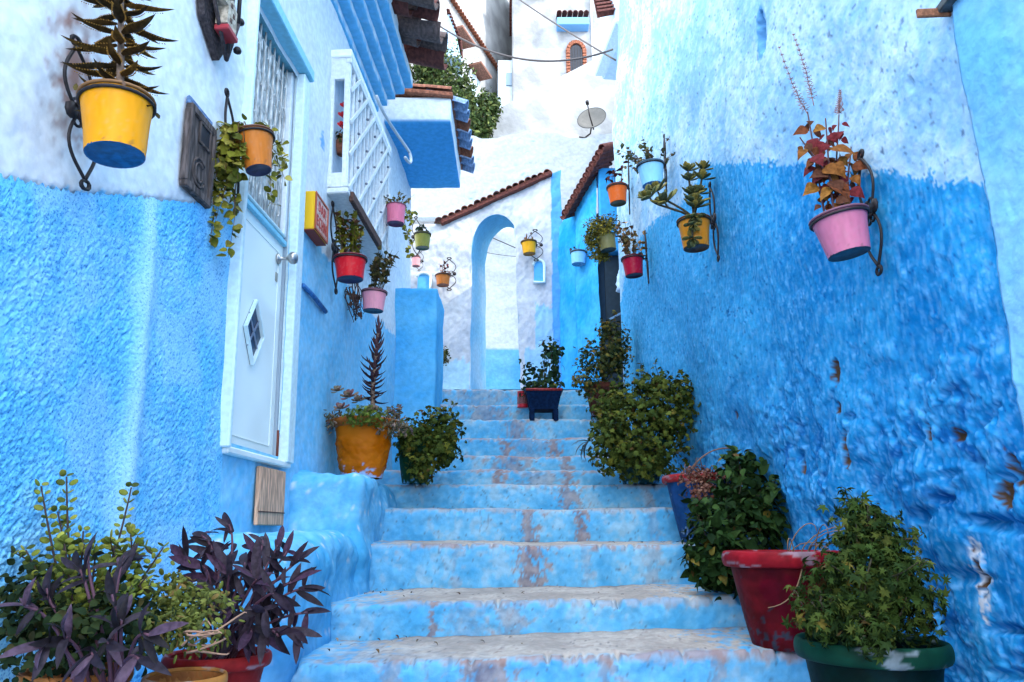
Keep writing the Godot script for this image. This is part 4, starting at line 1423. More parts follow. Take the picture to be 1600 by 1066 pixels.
func cables() -> void:
	for e in [["dark cable sagging across the alley from the left eave", Vector3(-0.887, 6.811, -7.500), Vector3(1.138, 6.252, -7.200), 0.30, 0.011], ["dark straight cable dropping to the right wall across the arched window", Vector3(-0.092, 8.552, -9.000), Vector3(1.178, 6.183, -7.300), 0.03, 0.011], ["dark cable slanting behind the arch opening", Vector3(-0.462, 5.338, -10.300), Vector3(0.286, 4.990, -10.300), 0.0, 0.007], ["thin level cable behind the arch, below the slanting one", Vector3(-0.458, 5.041, -10.300), Vector3(0.286, 4.950, -10.300), 0.02, 0.004]]:
		var st := begin()
		var pts := []
		for i in 25:
			var t := i / 24.0
			pts.append(e[1].lerp(e[2], t) - Vector3(0, e[3] * 4 * t * (1 - t), 0))
		tube(st, pts, e[4], e[4], 6)
		tag(obj("cable", done(st), mat(Color(0.07, 0.06, 0.06), {"rough": 0.6})), e[0], "cable", "overhead cables")
	var st := begin()
	var pts := bez(Vector3(-0.898, 3.790, -4.312), Vector3(-0.870, 3.715, -4.463), Vector3(-0.825, 3.806, -4.872), Vector3(-0.768, 3.751, -4.990), 12)
	pts.append_array(bez(Vector3(-0.768, 3.751, -4.990), Vector3(-0.754, 3.706, -5.044), Vector3(-0.754, 3.625, -4.991), Vector3(-0.771, 3.612, -4.812), 8))
	tube(st, pts, 0.012, 0.012, 6)
	tag(obj("loose_pipe", done(st), mat(Color(0.55, 0.60, 0.64), {"rough": 0.4})), "pale loose pipe end hooking down under the blue canopy", "pipe")


# ---------------------------------------------------------------- pots
func up_basis(up: Vector3) -> Basis:
	var y = up.normalized()
	var x = y.cross(Vector3(0.1, 0, 1)).normalized()
	return Basis(x, y, x.cross(y))


# a tin pot between its rim and its bottom; gives [thing, axis transform at the bottom, height, rim radius]
func tin_pot(label: String, rim: Vector3, R: float, bot: Vector3, Rb: float, col: Color, base: Color, group := "tin pots hung on the walls") -> Array:
	var t = thing("potted_plant", label, "potted plant", bot, group)
	var h = (rim - bot).length()
	var xf = Transform3D(up_basis(rim - bot), bot)
	var p = part("pot", t)
	var off = bot * 7.0
	var fp = func(u, v):
		var r = lerpf(Rb, R * 0.955, v) * (1.0 - 0.02 * sin(v * PI)) * (1.0 + 0.012 * noise(211, 3.0, 2).get_noise_3d(cos(u * TAU) * 0.4 + off.x, v * 0.6 + off.y, sin(u * TAU) * 0.4))
		return xf * Vector3(cos(u * TAU) * r, v * h * 0.97, -sin(u * TAU) * r)
	var inv = xf.affine_inverse()
	var fc = func(q):
		var l = inv * q
		var an = atan2(l.z, l.x)
		var v = l.y / h
		var s = noise(212, 2.2, 3).get_noise_3d(cos(an) * 2.2 + off.x, v * 0.5 + off.y, sin(an) * 2.2)
		var n = noise(213, 4.0, 4).get_noise_3d(cos(an) * 1.2 + off.z, v * 1.4, sin(an) * 1.2)
		var k = mixc(col * (1.0 + s * 0.22), col * 0.72, clampf(s * 1.8 - 0.35, 0.0, 1.0) * (0.4 + 0.6 * v))
		k = mixc(k, mixc(col, Color(0.4, 0.38, 0.35), 0.25), clampf(-n * 1.2 - 0.2, 0.0, 0.4))
		k = mixc(k, Color(0.10, 0.065, 0.045), clampf((n - 0.30) * 3.0 + (0.06 - v) * 5.0, 0.0, 0.5))
		return mixc(k, Color(0.07, 0.045, 0.035), clampf((v - 0.93) * 10.0 + n, 0.0, 0.55))
	obj("tin_body", sheet(60, 22, fp, fc), mat(Color.WHITE, {"vert": true, "rough": 0.38, "spec": 0.28}), p)
	var st = begin()
	var ring = []
	for i in 29: ring.append(xf * Vector3(cos(TAU * i / 28) * R * 0.985, h * 0.985, -sin(TAU * i / 28) * R * 0.985))
	tube(st, ring, R * 0.05, R * 0.05, 7)
	obj("rim", done(st), mat(mixc(col * 0.5, Color(0.05, 0.04, 0.05), 0.5), {"rough": 0.5}), p)
	obj("base_disc", lathem([Vector2(0, h * 0.012), Vector2(Rb * 0.90, h * 0.012), Vector2(Rb * 0.92, -0.001), Vector2(Rb * 1.0, -0.001), Vector2(Rb * 1.0, 0.003)], 28, xf), mat(base, {"rough": 0.5, "tex": mats.mottle, "scale": 5.0}), p)
	obj("soil", lathem([Vector2(R * 0.9, h * 0.86), Vector2(R * 0.5, h * 0.90), Vector2(0, h * 0.91)], 16, xf), mats.soil, t)
	return [t, xf, h, R]


var tint_tex: Texture2D


# a scrolled iron bracket flat to a wall, with a ring that carries a pot
func bracket(label: String, top: Vector3, bot: Vector3, nrm: Vector3, pot = null, wide := 0.2) -> void:
	var t = thing("wall_bracket", label, "bracket", bot, "iron pot brackets")
	var y = (top - bot).normalized()
	var h = (top - bot).length()
	var z = (nrm - y * nrm.dot(y)).normalized()
	var x = y.cross(z)
	var w = h * wide
	var r = clampf(h * 0.013, 0.0028, 0.006)
	var P = func(a: float, b: float, c := 0.012): return bot + x * a * w + y * b * h + z * c
	for s in [-1.0, 1.0]:
		# upper bow and lower bow, each ending in curls
		for e in [[1.0, 0.97, 0.86, 0.52], [0.03, 0.06, 0.18, 0.48]]:
			var yt: float = 0.96 if e[0] == 1.0 else 0.05
			var ym: float = 0.53 if e[0] == 1.0 else 0.47
			var pts = bez(P.call(0.0, yt), P.call(s * 0.35, lerpf(yt, ym, 0.25)), P.call(s * 1.25, lerpf(yt, ym, 0.5)), P.call(s * 0.25, ym), 12)
			var sg = 1.0 if e[0] == 1.0 else -1.0
			for i in range(1, 9):   # inner curl
				var a = PI * 0.5 + i * 0.62
				pts.append(P.call(s * (0.25 - 0.30 * sin(i * 0.62) * (1 - i * 0.07)), ym + sg * 0.045 * (1.0 - cos(i * 0.62)) * (1 - i * 0.06)))
			var st = begin()
			tube(st, pts, r, r * 0.8, 6)
			var curl = []
			for i in 9:
				var a = i * 0.62
				curl.append(P.call(s * 0.28 * sin(a) * (1 - i * 0.05), yt + sg * 0.04 * (1.0 - cos(a)) * (1 - i * 0.05)))
			tube(st, curl, r, r * 0.8, 6)
			obj("scroll", done(st), mats.iron, t)
	var st = begin()
	for a in [-0.55, 0.0, 0.55]: lathe(st, [Vector2(0, -0.006), Vector2(r * 4.5, -0.004), Vector2(r * 4.5, 0.004), Vector2(0, 0.008)], 8, facing(z, y, P.call(a, 0.5, 0.016)))
	obj("rosette", done(st), mats.iron, t)
	if pot != null:
		var xf: Transform3D = pot[1]
		var R: float = pot[3] * 0.985
		var ring = []
		for i in 29: ring.append(xf * Vector3(cos(TAU * i / 28) * R, pot[2] * 0.90, -sin(TAU * i / 28) * R))
		st = begin()
		tube(st, ring, r * 0.85, r * 0.85, 6)
		obj("ring", done(st), mats.iron, t)
		st = begin()
		var c: Vector3 = xf * Vector3(0, pot[2] * 0.90, 0)
		var dirn: Vector3 = (P.call(0, 0.5) - c)
		var near: Vector3 = c + dirn.normalized() * R
		tube(st, [P.call(-0.3, 0.55), near + x * 0.02], r, r, 6)
		tube(st, [P.call(0.3, 0.45), near - x * 0.02], r, r, 6)
		obj("arm", done(st), mats.iron, t)


func hung(label: String, k: int, rim: Vector3, R: float, bot: Vector3, Rb: float, col: Color, base := Color(0.02, 0.06, 0.16)) -> Array:
	return tin_pot(label, rim, R, bot, Rb, col, base)


# small loose plant: stems with leaves; gives a plant part under the pot's thing
func tuft(pot: Array, n: int, tall: float, spread: float, meshes: Array, pal: Array, size: float, per: int, lean := Vector3.ZERO, s0 := 0.7, s1 := 1.2, stem := Color(0.09, 0.06, 0.035), droop := 0.0) -> void:
	var xf: Transform3D = pot[1]
	var o: Vector3 = xf * Vector3(0, pot[2] * 0.88, 0)
	var pl = part("plant", pot[0], o)
	var st = begin()
	var L = []
	for i in n:
		var a = rf(0, TAU)
		var q = sqrt(rng.randf())
		var b = o + Vector3(cos(a), 0, sin(a)) * pot[3] * 0.7 * q
		var e = o + Vector3(cos(a) * spread * q, tall * rf(0.55, 1.0), sin(a) * spread * q) + lean * rf(0.5, 1.1)
		e.y -= droop * q
		var m = (b + e) * 0.5 + Vector3(0, tall * 0.15, 0) + rdir() * tall * 0.06
		var pts = bez(b, b.lerp(m, 0.6), m, e, 7)
		tube(st, pts, 0.0028, 0.0012, 4)
		for k in per:
			var t = rf(0.25, 1.0)
			var p: Vector3 = pts[int(t * 7)]
			var d = (rdir() + (e - b).normalized() * 0.5)
			L.append([facing(d, Vector3.UP + rdir() * 0.5, p, rf(s0, s1)), rng.randi() % meshes.size(), mini(int(rng.randf() * pal.size()), pal.size() - 1)])
	obj("stems", done(st), mat(stem, {"rough": 0.8}), pl)
	leaves(pl, L, meshes, pal, size, 160)


func kalanchoe(pot: Array, tip: Vector3) -> void:
	var o: Vector3 = pot[1] * Vector3(0.0, pot[2] * 0.88, 0)
	var pl = part("plant", pot[0], o)
	var st = begin()
	var pts = bez(o, o + Vector3(0.006, 0.1, 0), tip - Vector3(0.0, 0.1, 0), tip, 14)
	tube(st, pts, 0.0115, 0.007, 8)
	obj("stem", done(st), mats.stem_pale, pl)
	var prof = [0.35, 0.75, 1.0, 0.95, 0.78, 0.55, 0.32, 0.0]
	var spec = [[0.135, 0.0150, -0.75], [0.12, 0.0145, -1.0], [0.145, 0.0155, -0.55]]
	var ms = []
	for e in spec: ms.append(leaf(e[0], e[1], prof, e[2], 0.75))
	var pal = leafmats([Color(0.085, 0.045, 0.014), Color(0.15, 0.075, 0.018), Color(0.055, 0.034, 0.015)], {"rough": 0.55})
	var tooth = plump(0.0055, 0.004, 0.003)
	var fringe = []
	for i in 14:
		var t = 0.03 + i * 0.069
		var p: Vector3 = pts[clampi(int(t * 14), 0, 14)].lerp(pts[clampi(int(t * 14) + 1, 0, 14)], fmod(t * 14, 1.0))
		for k in 4:
			var a = k * PI / 2 + i * 0.75 + rf(-0.25, 0.25)
			var d = Vector3(cos(a), -0.55 + rf(-0.2, 0.15) + 0.35 * t, sin(a))
			var s = rf(0.8, 1.1) * (0.75 + 0.3 * sin(t * PI))
			var f = facing(d, Vector3.UP, p + d * 0.008, s)
			var z = rng.randi() % 3
			obj("leaf", ms[z], pal[rng.randi() % 3], pl, f)
			var q = Vector2.ZERO
			for m in 22:
				var u = m / 21.0
				var an = spec[z][2] * u * 1.4 - spec[z][2] * 0.2
				if m: q += Vector2(cos(an), -sin(an)) * (spec[z][0] / 21.0)
				if m < 2 or m > 15: continue
				var w: float = lerpf(prof[mini(int(u * 7), 7)], prof[mini(int(u * 7) + 1, 7)], fmod(u * 7, 1.0)) * spec[z][1]
				for sd in [-1.0, 1.0]:
					fringe.append([facing(f.basis * Vector3(sd, 0.4, 0.3), Vector3.UP, f * Vector3(sd * w * 0.97, q.x, q.y + w * 0.74), rf(0.7, 1.1)), 0, 0])
	mass(pl, fringe, tooth, [Color(0.40, 0.20, 0.04)], {}, "leaf_teeth")
	# small sprouts at the rim
	var L = []
	for i in 26: L.append([facing(rdir() + Vector3.UP, Vector3.UP, o + Vector3(rf(-0.08, 0.08), 0.01, rf(-0.08, 0.08)), rf(0.6, 1.3)), 0, rng.randi() % 2])
	mass(pl, L, leaf(0.022, 0.007, [0.4, 1.0, 0.8, 0.0]), [Color(0.30, 0.17, 0.11), Color(0.20, 0.15, 0.05)], {}, "sprouts")


func trailing(pot: Array, ends: Array, per: float) -> void:
	var o: Vector3 = pot[1] * Vector3(0, pot[2] * 0.9, 0)
	var pl = part("plant", pot[0], o)
	var prof = [0.45, 0.9, 1.0, 0.85, 0.5, 0.12]
	var ms = [leaf(0.038, 0.019, prof, 0.3, 0.15), leaf(0.033, 0.017, prof, 0.5, 0.25), leaf(0.042, 0.020, prof, 0.15, 0.1)]
	var pal = [Color(0.25, 0.22, 0.025), Color(0.17, 0.17, 0.02), Color(0.11, 0.12, 0.022), Color(0.34, 0.29, 0.06)]
	var st = begin()
	var L = []
	for e in ends:
		var b = o + Vector3(rf(-1, 1), 0, rf(-1, 1)) * pot[3] * 0.5
		var lip: Vector3 = o + ((e - o) * Vector3(1, 0, 1)).normalized() * pot[3] * 1.15 + Vector3(0, 0.03, 0) if (e - o).length() > 0.05 else o
		var pts = bez(b, lip + Vector3(0, 0.05, 0), lip, e.lerp(lip, 0.5), 6)
		pts.append_array(bez(e.lerp(lip, 0.5), e.lerp(lip, 0.3) + rdir() * 0.02, e.lerp(lip, 0.15), e, 6))
		tube(st, pts, 0.0022, 0.0012, 4)
		var total = 0.0
		for i in pts.size() - 1: total += (pts[i + 1] - pts[i]).length()
		var n = int(total * per)
		for i in n:
			var f = (i + rng.randf()) / n * (pts.size() - 1.001)
			var p: Vector3 = pts[int(f)].lerp(pts[int(f) + 1], fmod(f, 1.0))
			var d = rdir() * Vector3(1, 0.5, 1) + Vector3(0, -0.25, 0)
			L.append([facing(d, Vector3(0.5, 0.6, 0.9) + rdir() * 0.7, p + d.normalized() * 0.008, rf(0.6, 1.1)), rng.randi() % 3, mini(int(rng.randf() * 4), 3)])
	obj("stems", done(st), mat(Color(0.20, 0.11, 0.05)), pl)
	leaves(pl, L, ms, pal, 0.030, 300)


func coleus(pot: Array) -> void:
	var o: Vector3 = pot[1] * Vector3(0.0, pot[2] * 0.88, 0)
	var pl = part("plant", pot[0], o)
	var prof = [0.3, 0.85, 1.0, 0.8, 0.5, 0.22, 0.0]
	var ms = [leaf(0.07, 0.029, prof, 0.5, 0.2), leaf(0.06, 0.026, prof, 0.9, 0.3), leaf(0.078, 0.032, prof, 0.6, 0.12)]
	var pal = leafmats([Color(0.26, 0.095, 0.022), Color(0.19, 0.055, 0.022), Color(0.33, 0.14, 0.028), Color(0.17, 0.022, 0.026), Color(0.11, 0.04, 0.022)], {"rough": 0.6})
	var d = -o.z
	var tips = [[Vector3(1.182, 2.623, -2.620), 0.0], [Vector3(1.217, 2.551, -2.550), 0.0], [Vector3(1.286, 2.584, -2.580), 0.0], [Vector3(1.088, 2.440, -2.500), 0.0], [Vector3(1.328, 2.456, -2.600), 0.0]]
	var sz = [0.85, 1.1, 0.75, 1.0, 0.9]
	for i in tips.size():
		var e: Vector3 = tips[i][0]
		var b = o + Vector3(0.02 * (i - 2), 0, rf(-0.02, 0.02))
		var pts = bez(b, b + Vector3(-0.01, 0.15, 0), b.lerp(e, 0.6) + Vector3(0, 0.03, 0), e, 12)
		var st = begin()
		tube(st, pts, 0.0042, 0.0025, 6)
		obj("stem", done(st), mat(Color(0.07, 0.025, 0.03), {"rough": 0.6}), pl)
		for k in range(1, 12):
			if i == 2 and k < 3: continue
			for s in [0.0, PI]:
				var a = k * PI / 2 + s + i + rf(-0.3, 0.3)
				var dr = Vector3(cos(a), rf(-0.9, -0.1), sin(a) * 0.6)
				var g: float = sz[i] * rf(0.75, 1.15) * (0.6 if k < 4 else 1.0) * (0.65 if k == 11 else 1.0)
				obj("leaf", ms[rng.randi() % 3], pal[3 if (i == 2 and k > 8) else rng.randi() % 5], pl, facing(dr, Vector3(-0.3, 0.55, 0.9) + rdir() * 0.35, pts[k] + dr.normalized() * 0.012, g))
	for e in [[Vector3(1.181, 2.614, -2.620), Vector3(1.136, 2.724, -2.620), Vector3(1.088, 2.903, -2.600)], [Vector3(1.201, 2.639, -2.600), Vector3(1.185, 2.828, -2.600), Vector3(1.142, 2.948, -2.580)], [Vector3(1.286, 2.584, -2.580), Vector3(1.295, 2.641, -2.580), Vector3(1.303, 2.692, -2.580)]]:
		var pts = bez(e[0], e[0].lerp(e[1], 0.5), e[1], e[2], 16)
		var st = begin()
		tube(st, pts, 0.002, 0.001, 4)
		for i in range(2, 17):
			for k in 5:
				var a = k * TAU / 5 + i
				var w = 0.020 * (1.1 - i / 20.0)
				tube(st, [pts[i], pts[i] + Vector3(cos(a) * w, 0.004, sin(a) * w)], 0.0013, 0.0017, 3)
		obj("flower_spike", done(st), mat(Color(0.32, 0.15, 0.13), {"rough": 0.8}), pl)


func rosette(L: Array, c: Vector3, axis: Vector3, n: int, nm: int, np: int, s := 1.0, open := 0.9) -> void:
	var bs = up_basis(axis)
	for i in n:
		var t = i / float(n)
		var a = i * 2.4
		var tilt = lerpf(open, 0.15, t)
		var d = bs * Vector3(cos(a) * sin(tilt), cos(tilt), sin(a) * sin(tilt))
		L.append([facing(d, axis - d * 0.5, c + d * 0.004, s * rf(0.85, 1.1) * lerpf(1.0, 0.7, t)), rng.randi() % nm, rng.randi() % np])


func succulent(pot: Array) -> void:
	var o: Vector3 = pot[1] * Vector3(0.0, pot[2] * 0.88, 0)
	var pl = part("plant", pot[0], o)
	var ms = [plump(0.088, 0.056, 0.016, 1.5), plump(0.072, 0.048, 0.015, 1.4)]
	var pal = [Color(0.20, 0.19, 0.06), Color(0.13, 0.145, 0.06), Color(0.33, 0.25, 0.06), Color(0.10, 0.11, 0.05)]
	var L = []
	var st = begin()
	for e in [[Vector3(1.064, 3.104, -4.050), 0.95, 3], [Vector3(1.167, 3.139, -4.100), 0.95, 3], [Vector3(0.906, 2.871, -4.000), 1.2, 1], [Vector3(0.817, 2.904, -4.000), 1.2, 1], [Vector3(1.081, 2.881, -4.020), 1.1, 2], [Vector3(0.875, 2.970, -4.050), 1.1, 1], [Vector3(1.038, 2.632, -3.950), 0.75, 4]]:
		var tip: Vector3 = e[0]
		var pts = bez(o, o + Vector3(0, 0.08, 0.03), tip - Vector3(0, 0.06, 0), tip, 8)
		if tip.y < o.y: pts = bez(o, o + Vector3(0, 0.06, 0.12), tip + Vector3(0, 0.12, 0.02), tip, 8)
		tube(st, pts, 0.008, 0.006, 6)
		for k in e[2]:
			var p: Vector3 = pts[8 - k * 2]
			rosette(L, p, (pts[8] - pts[6]).normalized() + Vector3(0, 0.2, 0.5), 11, 2, 4, e[1], 1.25)
	obj("stems", done(st), mats.stem, pl)
	leaves(pl, L, ms, pal, 0.07, 200, "leaf", {"rough": 0.45})


func hanging_pots() -> void:
	var nl = Vector3(1, 0.03, 0.043)
	var nr = Vector3(-1, 0, -0.06)
	var nf = Vector3(0, 0, 1)
	var ovate = [0.4, 0.9, 1.0, 0.7, 0.35, 0.0]
	var small = [leaf(0.030, 0.011, ovate, 0.4, 0.2), leaf(0.024, 0.010, ovate, 0.6, 0.3)]
	var p = hung("large bright yellow pot with a blue base and a tall saw-leaved succulent", 1, Vector3(-1.058, 2.119, -1.748), 0.0926, Vector3(-1.042, 1.956, -1.748), 0.0720, Color(0.78, 0.30, 0.004), Color(0.008, 0.12, 0.28))
	kalanchoe(p, Vector3(-1.166, 2.615, -1.860))
	bracket("iron scroll bracket over a rust stain behind the large yellow pot", Vector3(-1.243, 2.343, -1.799), Vector3(-1.226, 1.945, -1.919), nl, p, 0.21)
	p = hung("orange pot draped in trailing yellow-green round leaves beside the door", 2, Vector3(-1.070, 2.585, -2.736), 0.0821, Vector3(-1.035, 2.427, -2.736), 0.0503, Color(0.55, 0.16, 0.02), Color(0.05, 0.045, 0.10))
	trailing(p, [Vector3(-1.212, 2.087, -2.750), Vector3(-1.150, 2.074, -2.800), Vector3(-1.216, 2.253, -2.750), Vector3(-1.186, 2.337, -2.750), Vector3(-1.193, 2.426, -2.700), Vector3(-1.175, 2.555, -2.700), Vector3(-1.146, 2.276, -2.800), Vector3(-1.109, 2.379, -2.720), Vector3(-1.026, 2.351, -2.900), Vector3(-1.012, 2.600, -3.000), Vector3(-1.025, 2.667, -2.950), Vector3(-1.204, 2.658, -2.750), Vector3(-1.076, 2.688, -2.800), Vector3(-1.113, 2.584, -2.700), Vector3(-1.134, 2.472, -2.680), Vector3(-1.073, 2.440, -2.700), Vector3(-1.200, 2.169, -2.750), Vector3(-1.007, 2.511, -2.980), Vector3(-1.209, 2.611, -2.720), Vector3(-1.155, 2.397, -2.700), Vector3(-1.071, 2.733, -2.900), Vector3(-1.193, 2.523, -2.720), Vector3(-1.162, 2.611, -2.720), Vector3(-1.095, 2.472, -2.680), Vector3(-1.203, 2.365, -2.720), Vector3(-1.171, 2.304, -2.740), Vector3(-1.115, 2.415, -2.680)], 70.0)
	bracket("slim iron hook above the orange trailing pot", Vector3(-1.216, 2.797, -2.745), Vector3(-1.194, 2.332, -2.924), nl, p, 0.12)
	p = hung("bright red pot with a yellow-green shrubby plant below the barred window", 3, Vector3(-0.969, 2.580, -4.142), 0.0996, Vector3(-0.962, 2.447, -4.142), 0.0766, Color(0.62, 0.012, 0.02), Color(0.03, 0.03, 0.10))
	tuft(p, 16, 0.34, 0.13, small, [Color(0.20, 0.19, 0.02), Color(0.28, 0.22, 0.03), Color(0.12, 0.12, 0.02), Color(0.16, 0.07, 0.04)], 0.03, 20, Vector3(-0.01, 0, 0), 1.1, 1.8)
	bracket("long iron bracket left of the bright red pot", Vector3(-1.155, 3.023, -4.324), Vector3(-1.132, 2.467, -4.459), nl, p, 0.16)
	p = hung("pale pink pot with brownish leaves, lowest on the left wall", 4, Vector3(-0.942, 2.586, -4.792), 0.0876, Vector3(-0.944, 2.449, -4.792), 0.0679, Color(0.78, 0.30, 0.36), Color(0.02, 0.10, 0.16))
	tuft(p, 14, 0.34, 0.15, small, [Color(0.13, 0.11, 0.03), Color(0.17, 0.10, 0.04), Color(0.09, 0.08, 0.03)], 0.03, 18, Vector3(0.05, 0, 0.02), 1.0, 1.6)
	bracket("iron bracket under the dried-up plant between the red and pink pots", Vector3(-1.123, 2.732, -4.865), Vector3(-1.110, 2.435, -4.965), nl, p, 0.16)
	# dried plant between them
	var dp = thing("dried_plant", "withered brown plant hanging between the red and the pale pink pot", "plant", Vector3(-1.066, 2.581, -4.695))
	var st = begin()
	var L0 = []
	for i in 16:
		var a = Vector3(-1.074, 2.585, -4.734) + rdir() * 0.05
		var b = Vector3(-1.076, 2.435, -4.806) + rdir() * 0.06
		tube(st, bez(a, a + rdir() * 0.08, b + rdir() * 0.06, b, 6), 0.004, 0.002, 4)
		L0.append([facing(rdir(), rdir(), a.lerp(b, rng.randf()), rf(0.8, 1.6)), 0, 0])
	obj("stems", done(st), mats.rust, dp)
	mass(dp, L0, small[0], [Color(0.10, 0.05, 0.035)])
	p = hung("pink pot with a trailing yellow plant beneath the corner of the barred window", 5, Vector3(-0.923, 3.507, -5.407), 0.0790, Vector3(-0.922, 3.354, -5.407), 0.0663, Color(0.80, 0.20, 0.30), Color(0.14, 0.04, 0.12))
	tuft(p, 12, 0.16, 0.15, small, [Color(0.22, 0.18, 0.03), Color(0.16, 0.15, 0.03), Color(0.26, 0.17, 0.05)], 0.03, 8)
	trailing(p, [Vector3(-0.823, 3.169, -5.627), Vector3(-0.845, 3.301, -5.678), Vector3(-0.828, 3.499, -5.741), Vector3(-0.810, 3.590, -5.749), Vector3(-0.834, 3.449, -5.561)], 60.0)
	p = hung("olive green pot with a dark leafy rosette on the white wall left of the arch", 6, Vector3(-1.032, 4.312, -7.900), 0.0995, Vector3(-1.027, 4.139, -7.900), 0.0774, Color(0.26, 0.25, 0.05), Color(0.03, 0.10, 0.09))
	tuft(p, 7, 0.14, 0.08, small, [Color(0.02, 0.045, 0.03), Color(0.04, 0.07, 0.04)], 0.03, 8, Vector3.ZERO, 1.0, 1.8)
	bracket("iron hook holding the olive green pot left of the arch", Vector3(-1.186, 4.750, -8.420), Vector3(-1.153, 4.229, -8.420), nf, p, 0.14)
	p = hung("tiny pale pink pot on the white wall under the olive one", 7, Vector3(-1.155, 4.190, -8.320), 0.0539, Vector3(-1.151, 4.076, -8.320), 0.0462, Color(0.78, 0.34, 0.36), Color(0.3, 0.12, 0.14))
	tuft(p, 4, 0.05, 0.05, small, [Color(0.22, 0.06, 0.05), Color(0.10, 0.06, 0.03)], 0.03, 4)
	bracket("iron bracket of the tiny pale pink pot", Vector3(-1.119, 4.303, -8.440), Vector3(-1.127, 4.054, -8.440), nf, p, 0.25)
	p = hung("small orange pot with a dark red plant on the white wall by the arch", 8, Vector3(-0.824, 3.955, -8.300), 0.0916, Vector3(-0.821, 3.827, -8.300), 0.0725, Color(0.55, 0.16, 0.03), Color(0.25, 0.06, 0.02))
	tuft(p, 5, 0.22, 0.08, small, [Color(0.16, 0.03, 0.03), Color(0.10, 0.04, 0.03), Color(0.25, 0.10, 0.07)], 0.03, 6, Vector3(-0.02, 0, 0), 1.0, 1.6)
	bracket("iron scroll bracket beside the small orange pot by the arch", Vector3(-0.765, 4.220, -8.440), Vector3(-0.756, 3.809, -8.440), nf, p, 0.28)
	p = hung("yellow pot with a small dry plant on the right pier of the arch", 9, Vector3(0.201, 4.380, -8.300), 0.0965, Vector3(0.208, 4.224, -8.300), 0.0734, Color(0.68, 0.33, 0.01), Color(0.35, 0.14, 0.01))
	tuft(p, 6, 0.13, 0.07, small, [Color(0.28, 0.18, 0.06), Color(0.16, 0.12, 0.04), Color(0.3, 0.12, 0.08)], 0.03, 5)
	bracket("iron scroll bracket beside the yellow pot on the arch pier", Vector3(0.284, 4.589, -8.440), Vector3(0.296, 4.187, -8.440), nf, p, 0.3)
	p = hung("small light blue pot with sparse leaves on the bright blue side wall", 10, Vector3(0.757, 4.072, -7.850), 0.0946, Vector3(0.754, 3.925, -7.850), 0.0764, Color(0.22, 0.52, 0.78), Color(0.12, 0.32, 0.55))
	tuft(p, 9, 0.08, 0.14, small, [Color(0.05, 0.07, 0.02), Color(0.09, 0.06, 0.03)], 0.03, 5)
	bracket("thin iron bracket beside the small light blue pot on the side wall", Vector3(0.882, 4.285, -7.950), Vector3(0.886, 3.877, -7.950), Vector3(-0.8, 0, 0.6), p, 0.1)
	p = hung("olive pot overgrown with yellow moss at the corner of the deep blue house", 11, Vector3(0.871, 3.649, -6.350), 0.0859, Vector3(0.890, 3.504, -6.350), 0.0711, Color(0.20, 0.18, 0.07), Color(0.05, 0.06, 0.05))
	var mo = part("plant", p[0])
	mass(mo, crown([[Vector3(0.831, 3.717, -6.300), Vector3(0.15, 0.10, 0.1)], [Vector3(0.739, 3.611, -6.350), Vector3(0.08, 0.09, 0.07)], [Vector3(0.824, 3.499, -6.450), Vector3(0.10, 0.07, 0.06)]], 3400, 1, 4, 0.7, 1.4), leaf(0.018, 0.006, [0.5, 1.0, 0.7, 0.0]), [Color(0.10, 0.09, 0.02), Color(0.17, 0.14, 0.025), Color(0.26, 0.20, 0.03), Color(0.34, 0.26, 0.04)], {"rough": 0.8})
	tuft(p, 14, 0.26, 0.24, small, [Color(0.16, 0.14, 0.04), Color(0.10, 0.10, 0.04)], 0.03, 4)
	p = hung("dark red pot with a dry straggly plant near the corner of the deep blue house", 12, Vector3(0.981, 3.158, -5.643), 0.0914, Vector3(0.991, 3.004, -5.643), 0.0705, Color(0.36, 0.006, 0.03), Color(0.05, 0.006, 0.03))
	tuft(p, 14, 0.34, 0.16, small, [Color(0.30, 0.17, 0.08), Color(0.22, 0.10, 0.05), Color(0.14, 0.11, 0.05), Color(0.36, 0.20, 0.06)], 0.03, 11, Vector3(-0.05, 0, 0), 1.1, 1.8)
	bracket("long iron bracket beside the dark red pot on the deep blue wall", Vector3(1.133, 3.445, -5.778), Vector3(1.136, 2.976, -5.736), nr, p, 0.10)
	p = hung("orange pot with dark maroon leaves, highest by the corner of the deep blue house", 13, Vector3(0.953, 4.027, -6.119), 0.0959, Vector3(0.959, 3.863, -6.119), 0.0726, Color(0.62, 0.11, 0.015), Color(0.06, 0.05, 0.02))
	tuft(p, 5, 0.26, 0.12, [leaf(0.07, 0.018, ovate, 0.9, 0.2)], [Color(0.07, 0.02, 0.02), Color(0.12, 0.035, 0.03)], 0.07, 5, Vector3(0.02, 0, 0))
	bracket("dark iron bracket between the high orange pot and the light blue pot", Vector3(1.104, 4.371, -6.259), Vector3(1.102, 3.845, -6.302), nr, p, 0.08)
	p = hung("light blue pot with sparse grey-green leaves high on the right wall", 14, Vector3(1.023, 3.623, -4.948), 0.1018, Vector3(1.034, 3.458, -4.948), 0.0758, Color(0.26, 0.58, 0.78), Color(0.02, 0.20, 0.52))
	tuft(p, 16, 0.19, 0.26, small, [Color(0.14, 0.14, 0.06), Color(0.09, 0.10, 0.05), Color(0.24, 0.16, 0.08)], 0.03, 8, Vector3(-0.06, 0, 0), 1.0, 1.6)
	bracket("iron bracket right of the light blue pot high on the wall", Vector3(1.176, 3.932, -5.063), Vector3(1.175, 3.471, -5.082), nr, p, 0.12)
	p = hung("orange pot with plump rosettes of grey-green leaves on the right wall", 15, Vector3(1.077, 2.785, -4.045), 0.0986, Vector3(1.081, 2.607, -4.045), 0.0740, Color(0.55, 0.20, 0.012), Color(0.10, 0.04, 0.02))
	succulent(p)
